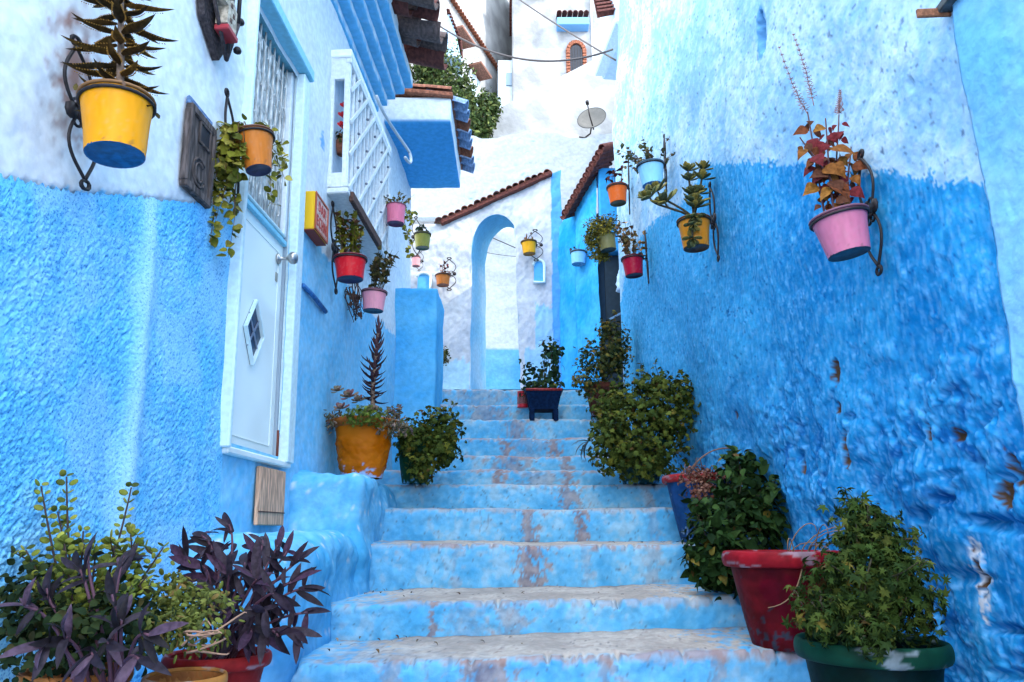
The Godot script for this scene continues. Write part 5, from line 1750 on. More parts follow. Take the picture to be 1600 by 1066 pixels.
	bracket("iron scroll bracket right of the orange succulent pot", Vector3(1.231, 3.070, -4.151), Vector3(1.234, 2.554, -4.095), nr, p, 0.16)
	p = hung("large dusty pink pot with a tall bronze coleus on the deep blue wall", 16, Vector3(1.173, 2.096, -2.449), 0.1001, Vector3(1.196, 1.951, -2.449), 0.0713, Color(0.58, 0.17, 0.26), Color(0.03, 0.07, 0.10))
	coleus(p)
	bracket("iron scroll bracket right of the large dusty pink pot", Vector3(1.329, 2.381, -2.514), Vector3(1.330, 1.897, -2.493), nr, p, 0.18)


# ---------------------------------------------------------------- pots on the ground
func floor_pot(label: String, at: Vector3, R: float, h: float, col: Color, rimcol: Color, group := "big pots on the steps", rimh := 0.05, splash := Color(0.3, 0.45, 0.6)) -> Array:
	var t = thing("potted_plant", label, "potted plant", at, group)
	var p = part("pot", t)
	var xf = Transform3D(up_basis(Vector3(rf(-0.02, 0.02), 1, rf(-0.02, 0.02))), at)
	var rb = R * 0.60
	var cf = func(q: Vector3):
		var n = noise(201, 26.0, 4).get_noise_3dv(q) * 0.7 + noise(208, 6.0, 2).get_noise_3dv(q) * 0.5
		var c = col * (1.0 + 0.35 * noise(202, 3.0, 3).get_noise_3dv(q))
		c = mixc(c, splash, (n - 0.22 - (q.y - at.y) / h * 0.5) * 9.0)
		return c
	var fp = func(u, v):
		var a: float = u * TAU
		var r = lerpf(rb, R * 0.90, pow(v, 0.85)) + 0.0015 * noise(203, 30.0, 2).get_noise_2d(a, v * h)
		return xf * Vector3(cos(a) * r, v * h * 0.94, -sin(a) * r)
	obj("pot_body", sheet(110, 44, fp, cf), mat(Color.WHITE, {"vert": true, "rough": 0.55, "spec": 0.22, "tex": mats.mottle, "scale": 2.0}), p)
	var rf2 = func(u, v):
		var a: float = u * TAU
		var b: float = lerpf(-2.2, 2.6, v)
		return xf * Vector3(cos(a) * (R * 0.95 + cos(b) * R * 0.06), h - rimh * 0.5 + sin(b) * rimh * 0.5, -sin(a) * (R * 0.95 + cos(b) * R * 0.06))
	var rc = func(q: Vector3):
		return mixc(rimcol, rimcol * 0.4 + Color(0.24, 0.26, 0.29), clampf((noise(204, 20.0, 5).get_noise_3dv(q * Vector3(0.5, 1.6, 0.5)) + 0.7 * noise(202, 3.0, 3).get_noise_3dv(q) - 0.34) * 6.0, 0.0, 0.8))
	obj("rim", sheet(150, 14, rf2, rc), mat(Color.WHITE, {"vert": true, "rough": 0.55, "spec": 0.22, "tex": mats.mottle, "scale": 2.0}), p)
	obj("inner_wall", lathem([Vector2(R * 0.91, h - rimh * 0.3), Vector2(R * 0.87, h - rimh), Vector2(R * 0.76, h * 0.66)], 40, xf), mat(rimcol * 0.7), p)
	obj("soil", lathem([Vector2(R * 0.81, h * 0.74), Vector2(R * 0.4, h * 0.77), Vector2(0, h * 0.78)], 24, xf), mats.soil, t)
	return [t, xf, h, R]


func shrub(pot: Array, blobs: Array, n: int, meshes: Array, pal: Array, size: float, s0: float, s1: float, most: int, stems := 14, called := "leaf", up := 0.4) -> Node3D:
	var o: Vector3 = pot[1] * Vector3(0, pot[2] * 0.76, 0)
	var pl = part("plant", pot[0], o)
	var st = begin()
	for i in stems:
		var b: Array = blobs[i % blobs.size()]
		var e: Vector3 = b[0] + rdir() * b[1] * 0.85
		tube(st, bez(o + Vector3(rf(-0.3, 0.3), 0, rf(-0.3, 0.3)) * pot[3], o + Vector3(0, 0.1, 0), e.lerp(o, 0.4) + rdir() * 0.04, e, 8), 0.006, 0.002, 5)
	var L = crown(blobs, n, meshes.size(), pal.size(), s0, s1, up)
	for i in stems:   # leggy shoots that leave the mass
		var b: Array = blobs[i % blobs.size()]
		var d = (rdir() + Vector3(0, 0.5, 0.25)).normalized()
		var s: Vector3 = b[0] + d * b[1] * 0.7
		var e: Vector3 = b[0] + d * b[1] * rf(1.15, 1.5) + Vector3(0, rf(-0.01, 0.03), 0)
		var pts = bez(s, s.lerp(e, 0.4) + rdir() * 0.015, s.lerp(e, 0.7) + rdir() * 0.015, e, 6)
		tube(st, pts, 0.0026, 0.0014, 4)
		for k in 7:
			var q: Vector3 = pts[rng.randi_range(2, 6)]
			L.append([facing(d * 0.4 + rdir(), Vector3.UP * 0.5 + d + rdir() * 0.5, q, rf(s0, s1) * 0.85), rng.randi() % meshes.size(), rng.randi() % pal.size()])
	var dead = [Color(0.10, 0.06, 0.02), Color(0.17, 0.13, 0.025)]
	for e in L:
		if rng.randf() < 0.03: e[2] = pal.size() + rng.randi() % 2
	obj("stems", done(st), mats.stem, pl)
	leaves(pl, L, meshes, pal + dead, size, most, called)
	return pl


func floor_plants() -> void:
	var ger = [lobed(0.044, 5, 0.55, 0.5), lobed(0.036, 7, 0.6, 0.2), lobed(0.040, 5, 0.6, 0.8)]
	var green = [Color(0.031, 0.056, 0.011), Color(0.023, 0.043, 0.011), Color(0.048, 0.070, 0.013), Color(0.078, 0.092, 0.018)]
	# front right: green pot with a spreading cut-leaved plant
	var p = floor_pot("dark green pot with a spreading cut-leaved plant at the lower right", Vector3(1.045, 0.33, -2.30), 0.21, 0.365, Color(0.002, 0.014, 0.012), Color(0.004, 0.045, 0.025), "big pots on the steps", 0.055, Color(0.05, 0.16, 0.22))
	shrub(p, [[Vector3(1.046, 0.843, -2.300), Vector3(0.155, 0.12, 0.15)], [Vector3(1.107, 0.962, -2.350), Vector3(0.095, 0.10, 0.11)], [Vector3(1.103, 1.043, -2.380), Vector3(0.075, 0.05, 0.08)], [Vector3(0.865, 0.765, -2.200), Vector3(0.075, 0.06, 0.10)], [Vector3(1.147, 0.816, -2.300), Vector3(0.085, 0.11, 0.12)], [Vector3(0.967, 0.732, -2.120), Vector3(0.06, 0.045, 0.06)]], 2700, ger, green, 0.046, 0.5, 1.4, 260, 24)
	# big red pot
	p = floor_pot("large dark red pot with a chipped rim, almost bare, on the lowest steps", Vector3(1.07, 0.57, -3.02), 0.232, 0.355, Color(0.12, 0.004, 0.010), Color(0.30, 0.008, 0.016), "big pots on the steps", 0.06, Color(0.05, 0.05, 0.07))
	var pl = part("plant", p[0])
	var st = begin()
	for i in 9:
		var a: Vector3 = p[1] * Vector3(rf(0.0, 0.15), 0.28, rf(-0.1, 0.1))
		var b = a + Vector3(rf(-0.1, 0.2), rf(0.0, 0.16), rf(0.05, 0.25))
		tube(st, bez(a, a + Vector3(0, 0.15, 0), b + Vector3(0, 0.08, 0), b, 8), 0.003, 0.0015, 4)
	tube(st, bez(Vector3(1.069, 0.886, -2.820), Vector3(1.044, 0.831, -2.800), Vector3(1.021, 0.745, -2.790), Vector3(0.920, 0.733, -2.800), 12), 0.0035, 0.0015, 5)
	tube(st, bez(Vector3(1.149, 0.864, -2.820), Vector3(1.096, 0.887, -2.800), Vector3(1.071, 0.899, -2.780), Vector3(1.069, 0.886, -2.820), 12), 0.004, 0.003, 5)
	obj("stems", done(st), mat(Color(0.26, 0.15, 0.08)), pl)
	# mint-like mound
	var ov = [0.35, 0.9, 1.0, 0.75, 0.4, 0.0]
	var mint = [leaf(0.052, 0.017, ov, 0.5, 0.25), leaf(0.044, 0.016, ov, 0.7, 0.3), leaf(0.058, 0.018, ov, 0.3, 0.2)]
	p = floor_pot("dark green bushy mint-like plant in a hidden pot behind the large red pot", Vector3(1.05, 0.71, -3.68), 0.16, 0.26, Color(0.02, 0.05, 0.10), Color(0.03, 0.06, 0.10))
	shrub(p, [[Vector3(1.067, 1.000, -3.620), Vector3(0.22, 0.19, 0.18)], [Vector3(0.908, 0.915, -3.500), Vector3(0.11, 0.15, 0.12)], [Vector3(1.154, 1.217, -3.750), Vector3(0.14, 0.13, 0.14)], [Vector3(1.253, 1.090, -3.650), Vector3(0.12, 0.13, 0.12)], [Vector3(0.969, 0.832, -3.480), Vector3(0.12, 0.09, 0.1)], [Vector3(1.193, 1.337, -3.850), Vector3(0.07, 0.06, 0.07)]], 2300, mint, [Color(0.012, 0.03, 0.008), Color(0.018, 0.042, 0.01), Color(0.03, 0.06, 0.014), Color(0.008, 0.02, 0.007)], 0.05, 0.5, 1.4, 260, 36, "leaf", 0.7)
	# blue pot with a red rim and a dried creeper
	p = floor_pot("blue pot with a red rim and a dried brown creeper on the right", Vector3(1.10, 0.94, -4.30), 0.23, 0.37, Color(0.012, 0.07, 0.22), Color(0.42, 0.025, 0.03), "big pots on the steps", 0.045)
	pl = part("plant", p[0])
	st = begin()
	tube(st, bez(Vector3(0.967, 1.300, -4.100), Vector3(1.046, 1.429, -4.100), Vector3(1.174, 1.482, -4.100), Vector3(1.309, 1.424, -4.150), 14), 0.006, 0.003, 6)
	for i in 14:
		var a: Vector3 = Vector3(1.042, 1.291, -4.120) + rdir() * Vector3(0.1, 0.02, 0.08)
		var b = a + Vector3(rf(-0.08, 0.12), rf(-0.2, 0.05), rf(0.02, 0.12))
		tube(st, bez(a, a + Vector3(0, 0.10, 0.03), b + Vector3(0, 0.06, 0), b, 6), 0.003, 0.0015, 4)
	obj("stems", done(st), mat(Color(0.17, 0.10, 0.075)), pl)
	mass(pl, crown([[Vector3(1.032, 1.298, -4.080), Vector3(0.12, 0.05, 0.09)], [Vector3(1.022, 1.181, -4.000), Vector3(0.08, 0.12, 0.05)]], 700, 1, 3, 0.6, 1.4), leaf(0.022, 0.008, ov, 1.2, 0.4), [Color(0.12, 0.045, 0.03), Color(0.20, 0.10, 0.07), Color(0.07, 0.03, 0.025)])
	# big rounded bush on the landing
	p = floor_pot("dark teal pot under the big rounded geranium bush on the right", Vector3(0.86, 1.30, -5.00), 0.19, 0.30, Color(0.008, 0.05, 0.06), Color(0.01, 0.07, 0.07), "big pots on the steps", 0.05, Color(0.10, 0.32, 0.60))
	var g2 = [lobed(0.054, 5, 0.28, 0.6), lobed(0.044, 5, 0.34, 0.3), lobed(0.048, 7, 0.25, 0.9)]
	var bushc = [Color(0.058, 0.080, 0.014), Color(0.040, 0.062, 0.014), Color(0.085, 0.099, 0.017), Color(0.133, 0.132, 0.019)]
	shrub(p, [[Vector3(0.856, 1.704, -4.900), Vector3(0.33, 0.30, 0.26)], [Vector3(1.053, 1.791, -4.900), Vector3(0.18, 0.22, 0.2)], [Vector3(0.645, 1.564, -4.800), Vector3(0.15, 0.22, 0.18)], [Vector3(0.855, 1.453, -4.720), Vector3(0.22, 0.14, 0.15)], [Vector3(0.709, 1.791, -4.900), Vector3(0.15, 0.13, 0.15)], [Vector3(1.145, 1.900, -4.900), Vector3(0.09, 0.09, 0.1)], [Vector3(0.964, 1.975, -4.950), Vector3(0.14, 0.08, 0.12)]], 3800, g2, bushc, 0.055, 0.45, 1.35, 230, 34)
	# dark long leaves poking out on its left
	var q = thing("long_leaf_tuft", "few dark long leaves sticking out left of the geranium bush", "plant", Vector3(0.474, 1.559, -4.750))
	for i in 4:
		obj("leaf", leaf(0.14, 0.016, [0.5, 1.0, 0.9, 0.6, 0.0], 0.8, 0.3), mat(Color(0.02, 0.025, 0.02), {"rough": 0.4}), q, facing(Vector3(-1, 0.25 - 0.5 * i, 0.3), Vector3.UP, Vector3(0.491, 1.555, -4.720)))
	# taller plant behind it at the passage
	p = floor_pot("brown clay pot with a yellowing tall plant by the dark passage", Vector3(0.80, 1.98, -6.45), 0.16, 0.28, Color(0.10, 0.03, 0.02), Color(0.14, 0.04, 0.025))
	shrub(p, [[Vector3(0.758, 2.441, -6.300), Vector3(0.20, 0.16, 0.18)], [Vector3(0.929, 2.582, -6.400), Vector3(0.14, 0.24, 0.16)], [Vector3(0.620, 2.222, -6.200), Vector3(0.12, 0.08, 0.1)], [Vector3(0.872, 2.774, -6.450), Vector3(0.1, 0.07, 0.1)]], 1500, g2, [Color(0.05, 0.06, 0.018), Color(0.03, 0.045, 0.016), Color(0.12, 0.10, 0.02), Color(0.19, 0.12, 0.025)], 0.055, 0.6, 1.1, 60, 18)
	# dark blue footed crate at the top of the flight
	crate_pot(mint)
	# orange pot on the door plinth
	orange_pot(ger)
	# green pot and bush beside it
	p = floor_pot("small green pot under the leafy geranium bush left of the steps", Vector3(-0.64, 1.30, -4.92), 0.135, 0.27, Color(0.01, 0.06, 0.03), Color(0.012, 0.08, 0.04), "big pots on the steps", 0.04, Color(0.10, 0.34, 0.60))
	shrub(p, [[Vector3(-0.544, 1.576, -4.900), Vector3(0.19, 0.17, 0.17)], [Vector3(-0.465, 1.655, -4.850), Vector3(0.13, 0.12, 0.13)], [Vector3(-0.645, 1.564, -4.800), Vector3(0.10, 0.10, 0.1)], [Vector3(-0.568, 1.393, -4.720), Vector3(0.08, 0.09, 0.08)], [Vector3(-0.436, 1.502, -4.800), Vector3(0.10, 0.10, 0.1)]], 1700, g2, bushc, 0.055, 0.45, 1.3, 130, 20)
	var tuftw = thing("wall_weed", "small brownish weed growing on the wall left of the arch", "plant", Vector3(-0.815, 2.937, -8.300))
	mass(tuftw, crown([[Vector3(-0.794, 2.967, -8.300), Vector3(0.07, 0.10, 0.06)]], 260, 1, 3, 0.8, 1.4), leaf(0.03, 0.011, ov), [Color(0.10, 0.10, 0.03), Color(0.06, 0.07, 0.02), Color(0.16, 0.12, 0.05)])
	corner_plants(ov)


func crate_pot(ms: Array) -> void:
	var c = Vector3(0.29, 2.02, -6.72)
	var t = thing("potted_plant", "dark blue footed tub with a leafy green plant before the arch", "potted plant", c, "big pots on the steps")
	var p = part("pot", t)
	var st = begin(false)
	var a = [Vector3(-0.125, 0.05, 0.11), Vector3(0.125, 0.05, 0.11), Vector3(0.125, 0.05, -0.11), Vector3(-0.125, 0.05, -0.11)]
	var b = [Vector3(-0.165, 0.225, 0.14), Vector3(0.165, 0.225, 0.14), Vector3(0.165, 0.225, -0.14), Vector3(-0.165, 0.225, -0.14)]
	for i in 4:
		var j = (i + 1) % 4
		quad(st, c + a[i], c + a[j], c + b[j], c + b[i])
	quad(st, c + a[3], c + a[2], c + a[1], c + a[0])
	var blue = mat(Color(0.003, 0.016, 0.055), {"rough": 0.6, "spec": 0.12, "tex": mats.mottle, "scale": 4.0})
	obj("tub", done(st), blue, p)
	for i in 4:
		st = begin(false)
		box(st, Transform3D(Basis(), c + a[i] * Vector3(0.86, 0, 0.84) + Vector3(0, 0.0, 0)), Vector3(0.045, 0.11, 0.045), 0.005)
		obj("foot", done(st), blue, p)
	for i in 4:
		st = begin()
		tube(st, [c + b[i], c + b[(i + 1) % 4]], 0.013, 0.013, 6)
		obj("rim", done(st), mat(Color(0.35, 0.03, 0.03) if i == 0 else Color(0.01, 0.04, 0.10), {"rough": 0.5, "tex": mats.mottle, "scale": 6.0}), p)
	st = begin(false)
	box(st, Transform3D(Basis(), c + Vector3(0, 0.19, 0)), Vector3(0.29, 0.02, 0.24))
	obj("soil", done(st), mats.soil, t)
	var big = [leaf(0.075, 0.022, [0.35, 0.9, 1.0, 0.75, 0.4, 0.0], 0.7, 0.2), leaf(0.06, 0.02, [0.35, 0.9, 1.0, 0.75, 0.4, 0.0], 0.9, 0.3)]
	shrub([t, Transform3D(Basis(), c), 0.25, 0.15], [[c + Vector3(-0.12, 0.36, 0.0), Vector3(0.12, 0.13, 0.1)], [c + Vector3(0.07, 0.50, 0.0), Vector3(0.09, 0.22, 0.1)], [c + Vector3(0.13, 0.66, 0.0), Vector3(0.06, 0.07, 0.06)], [c + Vector3(0.0, 0.30, 0.03), Vector3(0.16, 0.07, 0.1)]], 330, big, [Color(0.02, 0.05, 0.022), Color(0.015, 0.035, 0.02), Color(0.04, 0.07, 0.02)], 0.07, 0.6, 1.05, 60, 12)
	var tn = thing("red_tin", "small red tin can with a worn label left of the dark blue tub", "tin", Vector3(0.102, 2.142, -6.850))
	obj("can", lathem([Vector2(0, 0), Vector2(0.055, 0), Vector2(0.055, 0.006), Vector2(0.052, 0.01), Vector2(0.052, 0.145), Vector2(0.055, 0.15), Vector2(0.05, 0.152), Vector2(0.048, 0.10)], 20, Transform3D(Basis(), Vector3(0.102, 2.123, -6.850))), mat(Color(0.42, 0.015, 0.03), {"rough": 0.35, "metal": 0.2}), tn)
	obj("worn_label", lathem([Vector2(0.0535, 0.03), Vector2(0.0535, 0.10)], 20, Transform3D(Basis(), Vector3(0.102, 2.123, -6.850))), mat(Color(0.50, 0.20, 0.22), {"rough": 0.7, "tex": tex(77, 0.03, 0.2, 1.0), "scale": 9.0}), tn)


func orange_pot(ger: Array) -> void:
	var at = Vector3(-0.915, 1.31, -4.55)
	var t = thing("potted_plant", "ochre orange embossed pot of mixed succulents standing on the door plinth", "potted plant", at, "big pots on the steps")
	var p = part("pot", t)
	var h = 0.315
	var cf = func(q: Vector3): return mixc(mixc(Color(0.38, 0.088, 0.003), Color(0.47, 0.125, 0.005), 0.5 + noise(205, 6.0, 3).get_noise_3dv(q) * 1.5), Color(0.30, 0.42, 0.66), (noise(206, 14.0, 4).get_noise_3dv(q) + 0.02 - (q.y - at.y) * 5.5) * 6.0)
	var fp = func(u, v):
		var a: float = u * TAU
		var e: float = noise(207, 24.0, 2, FastNoiseLite.TYPE_CELLULAR).get_noise_3d(cos(a) * 0.16, v * h, sin(a) * 0.16)
		var band = smoothstep(0.10, 0.22, v) * smoothstep(0.80, 0.68, v)
		var r = lerpf(0.122, 0.178, v) + absf(e) * 0.015 * band
		return at + Vector3(cos(a) * r, v * h, -sin(a) * r)
	obj("pot_body", sheet(120, 60, fp, cf), mat(Color.WHITE, {"vert": true, "rough": 0.5, "spec": 0.2}), p)
	obj("rim", lathem([Vector2(0.176, h - 0.012), Vector2(0.198, h + 0.004), Vector2(0.215, h + 0.018), Vector2(0.218, h + 0.030), Vector2(0.208, h + 0.040), Vector2(0.180, h + 0.036), Vector2(0.165, h - 0.03)], 40, Transform3D(Basis(), at)), mat(Color(0.46, 0.11, 0.005), {"rough": 0.42, "tex": tint_tex, "scale": 3.0}), p)
	obj("soil", lathem([Vector2(0.172, h), Vector2(0, h + 0.02)], 20, Transform3D(Basis(), at)), mats.soil, t)
	var o = at + Vector3(0, h, 0)
	var pl = part("plant", t, o)
	# tall spiky stem with drying leaves
	var st = begin()
	var stem = bez(Vector3(-0.855, 1.706, -4.500), Vector3(-0.876, 1.887, -4.500), Vector3(-0.852, 2.050, -4.500), Vector3(-0.845, 2.267, -4.500), 16)
	tube(st, stem, 0.016, 0.009, 8)
	tube(st, bez(Vector3(-0.893, 1.664, -4.480), Vector3(-0.904, 1.723, -4.480), Vector3(-0.874, 1.755, -4.480), Vector3(-0.825, 1.723, -4.480), 8), 0.022, 0.02, 8)
	obj("stem", done(st), mats.stem_pale, pl)
	var sp = [leaf(0.115, 0.0125, [0.6, 1.0, 0.9, 0.7, 0.45, 0.0], -0.7, 0.9), leaf(0.095, 0.0115, [0.6, 1.0, 0.9, 0.7, 0.45, 0.0], -1.0, 0.9)]
	var sm = leafmats([Color(0.10, 0.05, 0.06), Color(0.06, 0.035, 0.045), Color(0.14, 0.07, 0.075)])
	for i in 76:
		var f = lerpf(2.0, 15.9, i / 75.0)
		var c: Vector3 = stem[int(f)].lerp(stem[mini(int(f) + 1, 16)], fmod(f, 1.0))
		var a = i * 2.4
		var s = rf(0.8, 1.15) * (1.0 if i < 56 else 0.75)
		obj("spiky_leaf", sp[i % 2], sm[i % 3], pl, facing(Vector3(cos(a), lerpf(-0.3, 1.0, i / 75.0) + rf(-0.2, 0.2), sin(a)), Vector3.UP, c, s))
	# grey rosettes, a green cluster and dull filler
	var L = []
	for e in [[Vector3(-0.992, 1.784, -4.420), 1.0], [Vector3(-1.030, 1.710, -4.400), 0.8], [Vector3(-0.950, 1.774, -4.500), 0.8], [Vector3(-1.068, 1.829, -4.450), 0.7]]: rosette(L, e[0], Vector3(-0.2, 0.8, 0.6), 13, 1, 3, e[1], 1.3)
	leaves(pl, L, [plump(0.066, 0.044, 0.012, 1.5)], [Color(0.30, 0.21, 0.15), Color(0.22, 0.18, 0.12), Color(0.28, 0.13, 0.13)], 0.06, 90)
	mass(pl, crown([[Vector3(-0.876, 1.663, -4.350), Vector3(0.12, 0.06, 0.10)]], 420, 1, 3, 0.7, 1.2), ger[1], [Color(0.09, 0.13, 0.02), Color(0.14, 0.18, 0.03), Color(0.06, 0.08, 0.02)])
	mass(pl, crown([[Vector3(-1.070, 1.659, -4.450), Vector3(0.075, 0.06, 0.09)], [Vector3(-0.757, 1.632, -4.450), Vector3(0.09, 0.07, 0.10)], [Vector3(-0.679, 1.608, -4.450), Vector3(0.06, 0.06, 0.08)], [Vector3(-0.729, 1.706, -4.500), Vector3(0.05, 0.05, 0.05)]], 620, 1, 4, 0.6, 1.2), plump(0.034, 0.014, 0.008), [Color(0.13, 0.10, 0.06), Color(0.08, 0.08, 0.04), Color(0.18, 0.12, 0.09), Color(0.15, 0.10, 0.12)], {}, "small_succulents")


func corner_plants(ov: Array) -> void:
	# jade-like shrub in the left clay pot, purple leaves in the others
	var jade = [plump(0.024, 0.019, 0.006), plump(0.021, 0.017, 0.005)]
	var jp = [Color(0.18, 0.20, 0.03), Color(0.12, 0.15, 0.025), Color(0.26, 0.26, 0.045), Color(0.07, 0.09, 0.02)]
	var clay = Color(0.42, 0.15, 0.045)
	var p = floor_pot("clay pot with a tall branching jade shrub at the lower left", Vector3(-1.02, 0.47, -1.86), 0.12, 0.22, clay, Color(0.46, 0.17, 0.05), "clay pots at the lower left", 0.035, Color(0.08, 0.35, 0.66))
	var o: Vector3 = p[1] * Vector3(0, 0.18, 0)
	var pl = part("plant", p[0], o)
	var st = begin()
	var L = []
	var br = [[Vector3(-1.195, 1.110, -1.900), 1], [Vector3(-1.134, 1.134, -1.900), 1], [Vector3(-0.991, 1.110, -1.950), 1], [Vector3(-0.934, 0.988, -1.900), 0], [Vector3(-1.176, 0.955, -1.850), 0], [Vector3(-0.905, 0.948, -1.850), 0], [Vector3(-0.867, 0.961, -1.900), 0], [Vector3(-1.044, 1.000, -1.850), 0], [Vector3(-1.056, 0.971, -1.800), 0], [Vector3(-0.930, 0.900, -1.780), 0], [Vector3(-1.105, 0.899, -1.800), 0], [Vector3(-1.035, 0.969, -1.900), 0], [Vector3(-0.866, 0.860, -1.750), 0], [Vector3(-1.143, 1.047, -1.900), 0], [Vector3(-0.851, 0.899, -1.800), 0], [Vector3(-0.962, 0.970, -1.850), 0], [Vector3(-0.981, 0.876, -1.720), 0], [Vector3(-0.932, 0.836, -1.720), 0], [Vector3(-1.143, 0.856, -1.800), 0]]
	for e in br:
		var tip: Vector3 = e[0]
		var mid = o.lerp(tip, 0.5) + Vector3(rf(-0.02, 0.02), 0.02, rf(-0.02, 0.02))
		var pts = bez(o + Vector3(rf(-0.04, 0.04), 0, rf(-0.04, 0.04)), o + Vector3(0, 0.06, 0), mid, tip, 16)
		tube(st, pts, 0.0055, 0.002, 5)
		var n = 22
		for i in n:
			var f = lerpf(5.0, 16.0, i / float(n - 1))
			var c: Vector3 = pts[int(f)].lerp(pts[mini(int(f) + 1, 16)], fmod(f, 1.0))
			for s in [0.0, PI]:
				var a = i * PI / 2 + s
				var d = Vector3(cos(a), 0.45, sin(a)).normalized()
				L.append([facing(d, Vector3(0, 0.5, 1) + rdir() * 0.5, c + d * 0.006, rf(0.75, 1.15)), rng.randi() % 2, mini(int(pow(rng.randf(), 1.3) * 4), 3)])
			if i % 3 == 1 and e[1] == 0:
				var d2 = (rdir() + Vector3.UP * 0.5).normalized() * rf(0.03, 0.06)
				tube(st, [c, c + d2], 0.002, 0.0015, 4)
				for k in 5: L.append([facing(rdir() + Vector3.UP * 0.3, Vector3.BACK + rdir(), c + d2 * rf(0.5, 1.0), rf(0.7, 1.2)), rng.randi() % 2, rng.randi() % 4])
	obj("stems", done(st), mat(Color(0.045, 0.025, 0.022), {"rough": 0.7}), pl)
	leaves(pl, L, jade, jp, 0.02, 300, "leaf", {"rough": 0.35})
	# dark undergrowth in the same pot
	mass(pl, crown([[Vector3(-1.013, 0.786, -1.750), Vector3(0.16, 0.10, 0.12)], [Vector3(-1.129, 0.852, -1.850), Vector3(0.10, 0.10, 0.08)], [Vector3(-0.886, 0.799, -1.750), Vector3(0.11, 0.08, 0.1)]], 1300, 1, 3, 0.7, 1.3), leaf(0.024, 0.008, ov, 0.6, 0.25), [Color(0.014, 0.025, 0.010), Color(0.028, 0.042, 0.014), Color(0.05, 0.045, 0.018)], {}, "undergrowth")
	# purple plants
	var lance = [0.35, 0.75, 0.98, 1.0, 0.85, 0.55, 0.0]
	var pm = [leaf(0.108, 0.0125, lance, 0.35, 0.5), leaf(0.09, 0.0115, lance, 0.6, 0.55), leaf(0.118, 0.0135, lance, 0.2, 0.4), leaf(0.10, 0.012, lance, -0.2, 0.45)]
	var pp = [Color(0.033, 0.021, 0.033), Color(0.045, 0.029, 0.042), Color(0.021, 0.014, 0.020), Color(0.072, 0.036, 0.066), Color(0.054, 0.039, 0.051)]
	var pms = leafmats(pp, {"rough": 0.5, "spec": 0.2})
	p = floor_pot("red pot with a big mound of dark purple lance leaves beside the steps", Vector3(-0.80, 0.46, -2.15), 0.14, 0.22, Color(0.26, 0.015, 0.015), Color(0.34, 0.02, 0.02), "clay pots at the lower left", 0.035, Color(0.35, 0.45, 0.6))
	purple(p, [[Vector3(-0.946, 1.009, -2.200), Vector3(-0.829, 0.965, -2.150)], [Vector3(-0.867, 1.055, -2.250), Vector3(-0.795, 0.982, -2.200)], [Vector3(-0.748, 1.000, -2.250), Vector3(-0.709, 0.947, -2.200)], [Vector3(-0.698, 1.009, -2.300), Vector3(-0.680, 0.929, -2.200)], [Vector3(-0.593, 0.945, -2.250), Vector3(-0.640, 0.894, -2.200)], [Vector3(-0.564, 0.842, -2.200), Vector3(-0.604, 0.845, -2.150)], [Vector3(-0.538, 0.787, -2.150), Vector3(-0.577, 0.783, -2.100)], [Vector3(-0.547, 0.735, -2.100), Vector3(-0.600, 0.751, -2.100)], [Vector3(-0.599, 0.710, -2.050), Vector3(-0.619, 0.757, -2.050)], [Vector3(-0.665, 0.717, -2.000), Vector3(-0.679, 0.773, -2.050)], [Vector3(-0.721, 0.794, -2.000), Vector3(-0.727, 0.836, -2.050)], [Vector3(-0.875, 0.915, -2.100), Vector3(-0.821, 0.899, -2.100)], [Vector3(-0.767, 0.901, -2.050), Vector3(-0.748, 0.885, -2.050)], [Vector3(-0.680, 0.885, -2.050), Vector3(-0.679, 0.869, -2.050)], [Vector3(-0.625, 0.836, -2.050), Vector3(-0.635, 0.844, -2.050)], [Vector3(-0.944, 0.948, -2.150), Vector3(-0.896, 0.913, -2.150)], [Vector3(-0.754, 0.930, -2.150), Vector3(-0.725, 0.899, -2.100)], [Vector3(-0.666, 0.972, -2.300), Vector3(-0.675, 0.909, -2.250)], [Vector3(-0.775, 0.840, -2.000), Vector3(-0.750, 0.840, -2.000)], [Vector3(-0.887, 0.982, -2.200), Vector3(-0.817, 0.930, -2.150)], [Vector3(-0.631, 0.794, -2.000), Vector3(-0.632, 0.809, -2.000)], [Vector3(-0.597, 0.871, -2.150), Vector3(-0.631, 0.854, -2.150)]], pm, pms, 8)
	p = floor_pot("clay pot with broad purple leaves and yellow-green ground cover at the bottom left", Vector3(-0.88, 0.42, -1.74), 0.125, 0.23, clay, Color(0.50, 0.20, 0.05), "clay pots at the lower left", 0.035, Color(0.5, 0.5, 0.5))
